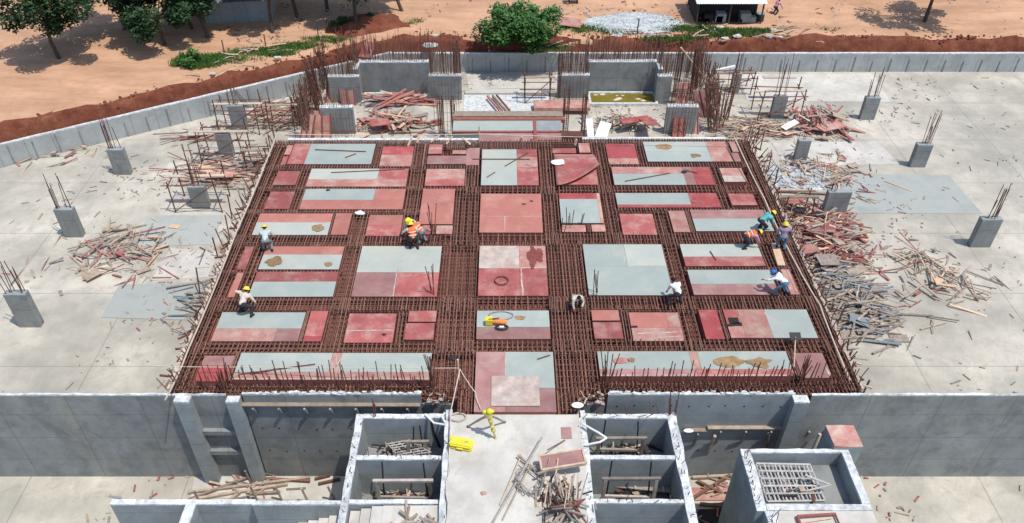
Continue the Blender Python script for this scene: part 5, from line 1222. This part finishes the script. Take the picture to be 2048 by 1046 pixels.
c = P(1518, 42, FAR); root = empty('black_drum', c)
MB().bar((0,0,0), (0,0,.55), .3, 16).build('drum_body', M['black'], root); MB().bar((0,0,.551), (0,0,.58), .31, 16).build('rim', M['tin'], root); tag(root, 'black drum standing beside the open white roofed shed', 'drum')
c = P(1146, 6, FAR); root = empty('black_tank', c); MB().box(-.5, -.3, .35, .5, .3, .8).build('tank_body', M['black'], root)
for sx in (-.3,.3): MB().box(sx-.05, -.05, 0, sx+.05, .05, .35).build('leg', M['black'], root)
tag(root, 'black tank on short legs at the top edge above the bush', 'tank')

def leafmesh(m, c, rx, ry, rz_, n, ls, clump=26):
    cl = []
    for i in range(clump):
        a = R(0, 2*pi); u = R(-1,1); q = R(.45,1)
        cl.append((c+Vector((rx*q*cos(a)*(1-u*u)**.5, ry*q*sin(a)*(1-u*u)**.5, rz_*q*u)), R(.25,.5)*min(rx, rz_, ry)))
    for i in range(n):
        cc, cr = random.choice(cl); d_ = Vector((random.gauss(0,1), random.gauss(0,1), random.gauss(0,1))); d_ = d_.normalized()*cr*R(.5,1.1)
        p = cc+d_; a_ = Vector((random.gauss(0,1), random.gauss(0,1), random.gauss(0,.5))).normalized(); b_ = a_.cross(Vector((R(-.6,.6), R(-.6,.6), 1))).normalized()
        s_ = ls*R(.6,1.3)
        m.add([p-a_*s_, p+b_*s_*.45, p+a_*s_, p-b_*s_*.45], [(0,1,2,3)])
    return cl
def tree(px, py, h, cr, label, matn='leafd', name='tree', trunks=1, n=3500, ls=.17, tr=.22, lean=(0,0), squash=.7, off=(0,0), clump=26):
    c = P(px, py, FAR); root = empty(name, c); cc = Vector((lean[0]+off[0], lean[1]+off[1], h))
    m = MB(); cl = leafmesh(m, cc, cr, cr*(.8 if clump > 30 else 1), cr*squash, n, ls, clump); m.build('crown', M[matn], root)
    m = MB()
    for t in range(trunks):
        b0 = Vector((R(-.3,.3)*(trunks > 1), R(-.3,.3)*(trunks > 1), -.1)); m.path([b0, b0.lerp(cc, .35)+Vector((R(-.1,.1), R(-.1,.1), 0)), b0.lerp(cc, .7), cc], [tr, tr*.8, tr*.6, tr*.2], 8)
    for p_, r_ in cl[:10]: m.path([cc*.6, (cc*.75).lerp(p_, .5)+Vector((0,0,-.1)), p_], [tr*.4, tr*.25, tr*.08], 5)
    m.build('trunk', M['bark'], root)
    tag(root, label, 'tree' if name != 'bush' else 'bush', 'dark trees at the top left' if name == 'tree' else None)
tree(1040, 84, 1.15, 2.75, 'broad bright green bush growing against the rear retaining wall', 'leaf', 'bush', 3, 10500, .14, .1, squash=.5, clump=60)
T = [(418,78,3.6,2.5,-.8,.9,'dark tree whose trunk stands left of the grey tin shed'),(595,34,3.7,3.0,-.5,.6,'dark tree whose trunk stands right of the grey tin shed'),
(716,66,4.3,2.5,-.2,1.2,'dark tree whose trunk stands on the red mound, nearest the left lift core'),(806,26,4.2,2.4,-1.3,.9,'dark tree with a pale trunk at the top edge left of the sand'),
(385,60,2.6,2.3,-.6,.6,'dark tree at the top left corner, leaning over the shed'),(480,14,3.0,2.8,0,.2,'dark tree behind the grey tin shed'),(655,22,3.9,2.9,0,.4,'dark tree at the top edge between two trunks'),
(545,66,4.6,2.2,.2,.8,'slim dark tree at the near side of the grey tin shed'),(440,30,3.0,2.8,0,.3,'dark tree overhanging the left part of the grey tin shed'),(520,22,3.3,2.4,.3,.2,'dark tree overhanging the right end of the grey tin shed'),(330,90,3.0,2.6,0,0,'dark tree just outside the top left of the frame'),(250,60,4.0,3.0,0,0,'dark tree outside the left of the frame'),(120,120,4.0,3.0,0,0,'dark tree further outside the left of the frame'),
(1270,-70,5.0,3.2,0,0,'dark tree beyond the top edge behind the gravel'),(1640,-30,4.2,3.4,0,0,'dark tree beyond the top right edge'),(1850,40,4.0,3.0,0,0,'dark tree beyond the right of the frame')]
for i_, (px, py, h_, r_, lx, ly, la) in enumerate(T): tree(px, py, h_, r_, la, lean=(lx, ly), n=9000 if px < 900 else 3500, tr=.14, ls=.16)
tree(690, 58, .35, .75, 'low dark green shrub in the shade on the red mound', 'leafd', 'bush', 1, 1400, .12, .03)
tree(385, 128, .3, .8, 'low bright green shrub at the left frame edge beyond the slanting wall', 'leaf', 'bush', 1, 1500, .12, .03)
tree(740, 52, .3, .7, 'second low dark shrub at the foot of the red mound', 'leafd', 'bush', 1, 1200, .12, .03)
# red mound
c = P(735, 55, FAR); m = MB(); vs = [(0,0,.8)]; N1, N2 = 24, 9
for j in range(1, N2+1):
    for i in range(N1):
        a = 2*pi*i/N1; t = j/N2; q = t*(1+.3*noise.noise(Vector((cos(a), sin(a), 4)))); vs.append((3.2*q*cos(a), 2.0*q*sin(a), .8*(1-t**1.6)+.22*noise.noise(Vector((q*4*cos(a), q*4*sin(a), 2)))*(t < 1)-.05*(t == 1)))
m.add(vs, [(0,1+i,1+(i+1)%N1) for i in range(N1)]+[(1+(j-1)*N1+i, 1+j*N1+i, 1+j*N1+(i+1)%N1, 1+(j-1)*N1+(i+1)%N1) for j in range(1,N2) for i in range(N1)])
tag(m.build('earth_mound', M['earth'], None, c, smooth=True), kind='structure')
# grass patches
m = MB()
def grass(px, py, sx, sy, n, tall=.22):
    c = P(px, py, FAR+.02)
    for i in range(n):
        a = R(0,2*pi); q = R(0,1)**.5*(1+.3*R(-1,1)); p = c+Vector((sx*q*cos(a), sy*q*sin(a), -.03)); t = R(.5,1.2)*tall; b_ = Vector((R(-1,1), R(-1,1), 0)).normalized()*.05
        m.add([p-b_, p+b_, p+Vector((R(-.12,.12), R(-.12,.12), t))], [(0,1,2)])
for g_ in ((395,125,1.5,.8,2200,.3),(440,118,2.4,.7,2200),(520,105,2.2,.6,2200),(600,92,1.6,.5,1200),(655,80,1.6,.5,1200),(720,48,2,.6,1400,.35),(815,45,1.2,.5,1600),(1180,60,2.6,.7,1200),(1380,58,2.6,.5,1800),(1450,70,2.5,.5,1000),(1500,62,2.5,.4,1000),(1340,78,2,.4,700),(1100,95,1.2,.5,700),(1620,60,2,.3,500)): grass(*g_)
tag(m.build('grass_patches', M['grass']), 'patches of short green grass and weeds beyond the retaining wall', 'grass', kind='stuff')
m = MB()
for i in range(1600):
    px = R(376, 1673) if i%4 else R(0, 2048); py = R(0, 100); p_ = P(px, py, FAR+.12)
    if p_.y < wall_y(p_.x)+1.5 or noise.noise(Vector((p_.x*.4, p_.y*.4, 2))) < .0: continue
    m.m = random.choice([0,0,1,2]); a_ = R(0,pi); L = R(.05,.5)
    if i % 3: m.beam(p_, p_+Vector((cos(a_)*L, sin(a_)*L, R(0,.05))), R(.02,.08), .03)
    else: st = len(m.v); m.ball(p_-Vector((0,0,.08)), R(.03,.12), 5, 4, (1.2,1,.6)); 
tag(m.build('ground_litter', [M['timberg'], M['earth'], M['timber']]), 'clods, chips and scraps littering the sandy ground beyond the retaining wall', 'litter', kind='stuff')
# brush wood and pale sticks on the far bank
for i in range(46):
    px, py = random.choice([(470,112),(430,128),(500,105),(560,98),(1290,68),(1560,62),(1590,78),(1545,70),(1130,88),(405,150),(1360,72)])
    px += R(-45,45); py += R(-7,7); a = P(px, py, FAR+R(.05,.2)); an = R(-.6,.9); L = R(.4,1.8)
    tag(MB().path([(0,0,0), (L*.5*cos(an), L*.5*sin(an)+R(-.1,.1), R(0,.15)), (L*cos(an), L*sin(an), R(0,.1))], R(.02,.05), 5).build('dry_stick', M['timberg' if i%2 else 'newwood'], None, a), 'dry pale stick lying in the weeds on the far bank', 'stick', 'dry sticks on the far bank')
for i, (px, py) in enumerate([(425,148),(555,117),(1450,77),(1475,74),(1540,74),(1548,60),(1560,75),(1440,55),(1235,72),(870,72)]):
    m = MB(); s_ = R(.12,.28); m.ball((0,0,s_*.2), s_, 7, 5, (1.6,.8,.4)); jag(m, 0, s_*.3, -99)
    tag(m.build('pale_rock', M['slab'], None, P(px, py, FAR+.1)), 'pale lump of broken concrete on the far bank', 'rubble', 'concrete lumps on the far bank')
for px, py in ((450,112),(533,100),(1274,68),(637,75)):
    tag(MB().bar((0,0,0), (.03,0,1.1), .04, 6).build('stake', M['bark'], None, P(px, py, FAR)), 'thin dark stake standing in the weeds on the far bank', 'stake', 'stakes on the far bank')

tag(stuffmb.build('scrap_heaps', [M[q] for q in STM]), 'mass of broken timber scraps heaped around the deck', 'timber scraps', kind='stuff')
# ================================================================ PEOPLE
def ik(a, b, l1, l2, pole_):
    a = Vector(a); b = Vector(b); d_ = b-a; L = min(d_.length, (l1+l2)*.995); u = d_.normalized(); b = a+u*L
    x = (l1*l1-l2*l2+L*L)/(2*L); h = max(0, l1*l1-x*x)**.5; pv = Vector(pole_); pv = (pv-u*pv.dot(u)).normalized(); return a+u*x+pv*h, b
def remesh(o, vox):
    md = o.modifiers.new('fuse', 'REMESH'); md.mode = 'VOXEL'; md.voxel_size = vox; md.use_smooth_shade = True
    s2 = o.modifiers.new('soft', 'SMOOTH'); s2.iterations = 2; s2.factor = .5
def person(px, py, label, heading, pel, lean, hands, feet, top_, bot_, vest=None, helmet='helmet', z=0.0, side=0.0, hp=.3, sleeves=True, zoff=0):
    """heading: radians, the figure's forward (+Y) turned from world +Y; pel: pelvis (x,y,z); lean: forward torso angle; side: sideways torso angle"""
    root = empty('person', P(px, py, z)+Vector((0,0,zoff)), heading); root.scale = (.88, .88, .74)
    pel = Vector(pel); up = Vector((sin(side), sin(lean)*cos(side), cos(lean)*cos(side))).normalized(); right = Vector((1,0,0)); right = (right-up*right.dot(up)).normalized(); fwd = up.cross(right)
    waist = pel+up*.2; chest = pel+up*.40; neck = pel+up*.52; hdir = (up*cos(hp)+ (Vector((0,1,0))*.2+Vector((0,0,1))*.8)*sin(hp)).normalized()
    head = neck+hdir*.15
    sh = [chest+up*.07+right*s*.19 for s in (-1,1)]; hip = [pel+right*s*.10-up*.03 for s in (-1,1)]
    body = MB(); body.cap(pel, waist, .13, .115); body.cap(waist, chest, .115, .14); body.cap(chest+right*-.1, chest+right*.1, .115, .115); body.cap(chest, neck, .08, .055); body.cap(neck, head, .05, .055)
    body.ball(head, .10, 14, 10, (.78,.92,1.15)); 
    hf = (fwd*1.0); hf = Vector((0, cos(lean*.7), -sin(lean*.7))); hr = Vector((1,0,0))
    body.ball(head+hf*.095-Vector((0,0,.01)), .016, 8, 6); [body.ball(head+hr*s*.08, .022, 8, 6, (.5,1,1.2)) for s in (-1,1)]
    shirt = MB(); shirt.cap(pel+up*.02, waist, .15, .135); shirt.cap(waist, chest, .135, .155); shirt.cap(chest-right*.11, chest+right*.11, .13, .13); shirt.cap(chest, neck-up*.02, .10, .075)
    tr = MB(); tr.cap(pel-right*.06, pel+right*.06, .142, .142); tr.cap(pel, pel+up*.05, .14, .14)
    boots = []
    for i in (0, 1):
        ft = Vector(feet[i]); kn, an = ik(hip[i], ft+Vector((0,0,.08)), .43, .42, (0.15*(-1,1)[i],1,.2))
        body.cap(hip[i], kn, .085, .056); body.cap(kn, an, .056, .038); body.cap(an, an+Vector((0,.12,-.05)), .035, .03)
        tr.cap(hip[i], kn, .105, .076); tr.cap(kn, kn.lerp(an,.93), .074, .06)
        b_ = MB(); b_.cap(an+Vector((0,-.03,-.035)), an+Vector((0,.15,-.045)), .046, .04); b_.cap(an+Vector((0,-.02,-.03)), an+Vector((0,-.01,.05)), .05, .05); boots.append(b_)
        hn = Vector(hands[i]); el, wr_ = ik(sh[i], hn, .29, .26, ((-1,1)[i]*.8,-.5,.3))
        body.cap(sh[i], el, .052, .04); body.cap(el, wr_, .038, .027)
        dr = (wr_-el).normalized(); sd = dr.cross(Vector((0,0,1))); sd = sd.normalized() if sd.length > .01 else Vector((1,0,0)); nn = sd.cross(dr)
        pm = wr_+dr*.075; body.cap(wr_, pm, .026, .030); body.cap(pm-sd*.022, pm+sd*.022, .02, .02)
        for q, (o_, ln) in enumerate(((-.033,.058),(-.011,.075),(.011,.08),(.033,.07))):
            k0 = pm+sd*o_+dr*.012; k1 = k0+dr*ln*.5-nn*.008; k2 = k1+dr*ln*.42-nn*.025; body.cap(k0, k1, .0105, .010, 7); body.cap(k1, k2, .010, .008, 7)
        t0 = wr_+dr*.025+sd*(-1,1)[i]*.028; t1 = t0+dr*.035+sd*(-1,1)[i]*.03-nn*.01; body.cap(t0, t1, .013, .011, 7); body.cap(t1, t1+dr*.03-nn*.012, .011, .009, 7)
        shirt.cap(sh[i], el, .072, .058)
        if sleeves: shirt.cap(el, el.lerp(wr_,.85), .056, .044)
    bo = body.build('body', M['skin'], root, smooth=True); remesh(bo, .0095)
    so_ = shirt.build('shirt', M[top_], root, smooth=True); remesh(so_, .016)
    to = tr.build('trousers', M[bot_], root, smooth=True); remesh(to, .016)
    for b_ in boots: bb = b_.build('boot', M['boot'], root, smooth=True); remesh(bb, .012)
    if vest:
        v_ = MB(); v_.cap(pel+up*.08, waist, .165, .15); v_.cap(waist, chest, .15, .168); v_.cap(chest-right*.09, chest+right*.09, .143, .143)
        vo = v_.build('vest', M[vest], root, smooth=True); remesh(vo, .016)
        m = MB(); N = 20
        for t in (.14, .30):
            cc = pel+up*t; q = [cc+(right*cos(2*pi*i/N)+fwd*sin(2*pi*i/N))*.163 for i in range(N)]
            for i in range(N):
                a_, b2_ = q[i], q[(i+1)%N]; m.add([a_-up*.02, b2_-up*.02, b2_+up*.02, a_+up*.02], [(0,1,2,3)])
        bo2 = m.build('reflective_band', M['c_band'], root); md = bo2.modifiers.new('t','SOLIDIFY'); md.thickness = .02; md.offset = 1
    # hair, eyes
    h_ = MB(); h_.ball(head-hf*.018+hdir*.015, .103, 14, 9, (.82,.9,1.08)); h_.build('hair', M['hair'], root, smooth=True)
    for s in (-1,1): MB().ball(head+hf*.088+hr*s*.033+hdir*.01, .012, 7, 5).build('eye', M['eye'], root)
    if helmet:
        m = MB(); n = 18; upv = hdir; rt = (hr-upv*hr.dot(upv)).normalized(); fw = upv.cross(rt)
        pr = [(0,.165),(.06,.158),(.105,.12),(.128,.06),(.132,.035),(.165,.028),(.163,.02),(.126,.022)]; vs = []
        for rr, hh in pr:
            for i in range(n):
                a = 2*pi*i/n; ex = 1+.18*max(0, sin(a))*(rr > .14); vs.append(head+rt*rr*cos(a)*.92*ex+fw*rr*sin(a)*1.08*ex+upv*hh)
        m.add(vs, [(j*n+i, j*n+(i+1)%n, (j+1)*n+(i+1)%n, (j+1)*n+i) for j in range(len(pr)-1) for i in range(n)])
        m.build('helmet', M[helmet], root, smooth=True)
    tag(root, label, 'person'); return root
W = radians
# left edge, pale shirt, seen from behind, stooping
person(536, 501, 'worker in a pale grey shirt stooping near the left edge of the deck', W(12), (0,-.05,.74), W(58), [(-.3,.55,.35),(.34,.50,.4)], [(-.17,0,0),(.2,-.1,0)], 'c_pale', 'c_grey')
# two orange vests behind
person(846, 487, 'worker in an orange vest bending to the left, rear of the three', W(52), (.0,0,.84), W(66), [(-.15,.85,.45),(.2,.8,.4)], [(-.15,.05,0),(.17,-.1,0)], 'c_cream', 'c_grey', 'c_orange')
person(829, 465, 'worker half hidden behind the stooping orange vested man, only helmet and shoulders showing', W(150), (0,0,.62), W(40), [(-.2,.5,.3),(.2,.5,.3)], [(-.18,.12,0),(.18,.05,0)], 'c_cream', 'c_dark', 'c_orange')
person(828, 498, 'worker in an orange vest seen from behind, nearest of the three', W(14), (0,-.02,.80), W(36), [(-.45,.45,.75),(.25,.35,.5)], [(-.16,.05,0),(.18,-.05,0)], 'c_cream', 'c_dark', 'c_orange')
# cream shirt at left bottom
person(490, 630, 'worker in a cream shirt and yellow helmet at the front left', W(-30), (.0,0,.72), W(50), [(-.45,.5,.85),(.3,.5,.4)], [(-.3,.02,0),(.32,.05,0)], 'c_cream', 'c_dark', side=W(-12))
# crouching
person(1149, 611, 'bareheaded worker in a cream shirt crouching on the wide rebar mat', W(-160), (0,-.12,.42), W(48), [(-.15,.4,.25),(.2,.38,.2)], [(-.16,.12,0),(.17,.1,0)], 'c_cream', 'c_dark', helmet=None)
person(1354, 609, 'worker in a white shirt bent over beside the large grey panel', W(20), (0,-.02,.75), W(60), [(-.22,.62,.25),(.15,.62,.3)], [(-.38,.05,0),(.2,.0,0)], 'c_white', 'c_dark', helmet=None)
person(1560, 588, 'worker in white shirt, jeans and blue helmet bending near the right edge', W(55), (0,-.1,.82), W(62), [(-.25,.75,.75),(.3,.65,.4)], [(-.22,.28,0),(.22,-.28,0)], 'c_white', 'c_jean', helmet='bhelmet')
person(1519, 461, 'worker in a teal shirt bending at the right end of a panel', W(-70), (0,-.05,.72), W(62), [(-.2,.55,.2),(.2,.55,.25)], [(-.18,.1,0),(.2,-.08,0)], 'c_teal', 'c_dark')
person(1487, 493, 'worker in an orange vest doubled over towards the right edge', W(-82), (0,-.05,.78), W(80), [(-.15,.75,.15),(.2,.72,.2)], [(-.2,.12,0),(.22,-.1,0)], 'c_pink', 'c_dark', 'c_orange')
person(1560, 499, 'worker in a mauve shirt and jeans walking away at the right edge', W(-8), (0,0,.88), W(16), [(-.32,.15,.8),(.42,.3,.85)], [(-.14,.1,.04),(.16,-.12,0)], 'c_purple', 'c_jean')
person(1548, 30, 'distant worker in a pink shirt and yellow helmet beside the white roofed shed', W(-60), (0,0,.82), W(25), [(-.35,.4,.7),(.35,.4,.7)], [(-.16,.1,0),(.18,-.12,0)], 'c_pink', 'c_dark', z=FAR, zoff=0)
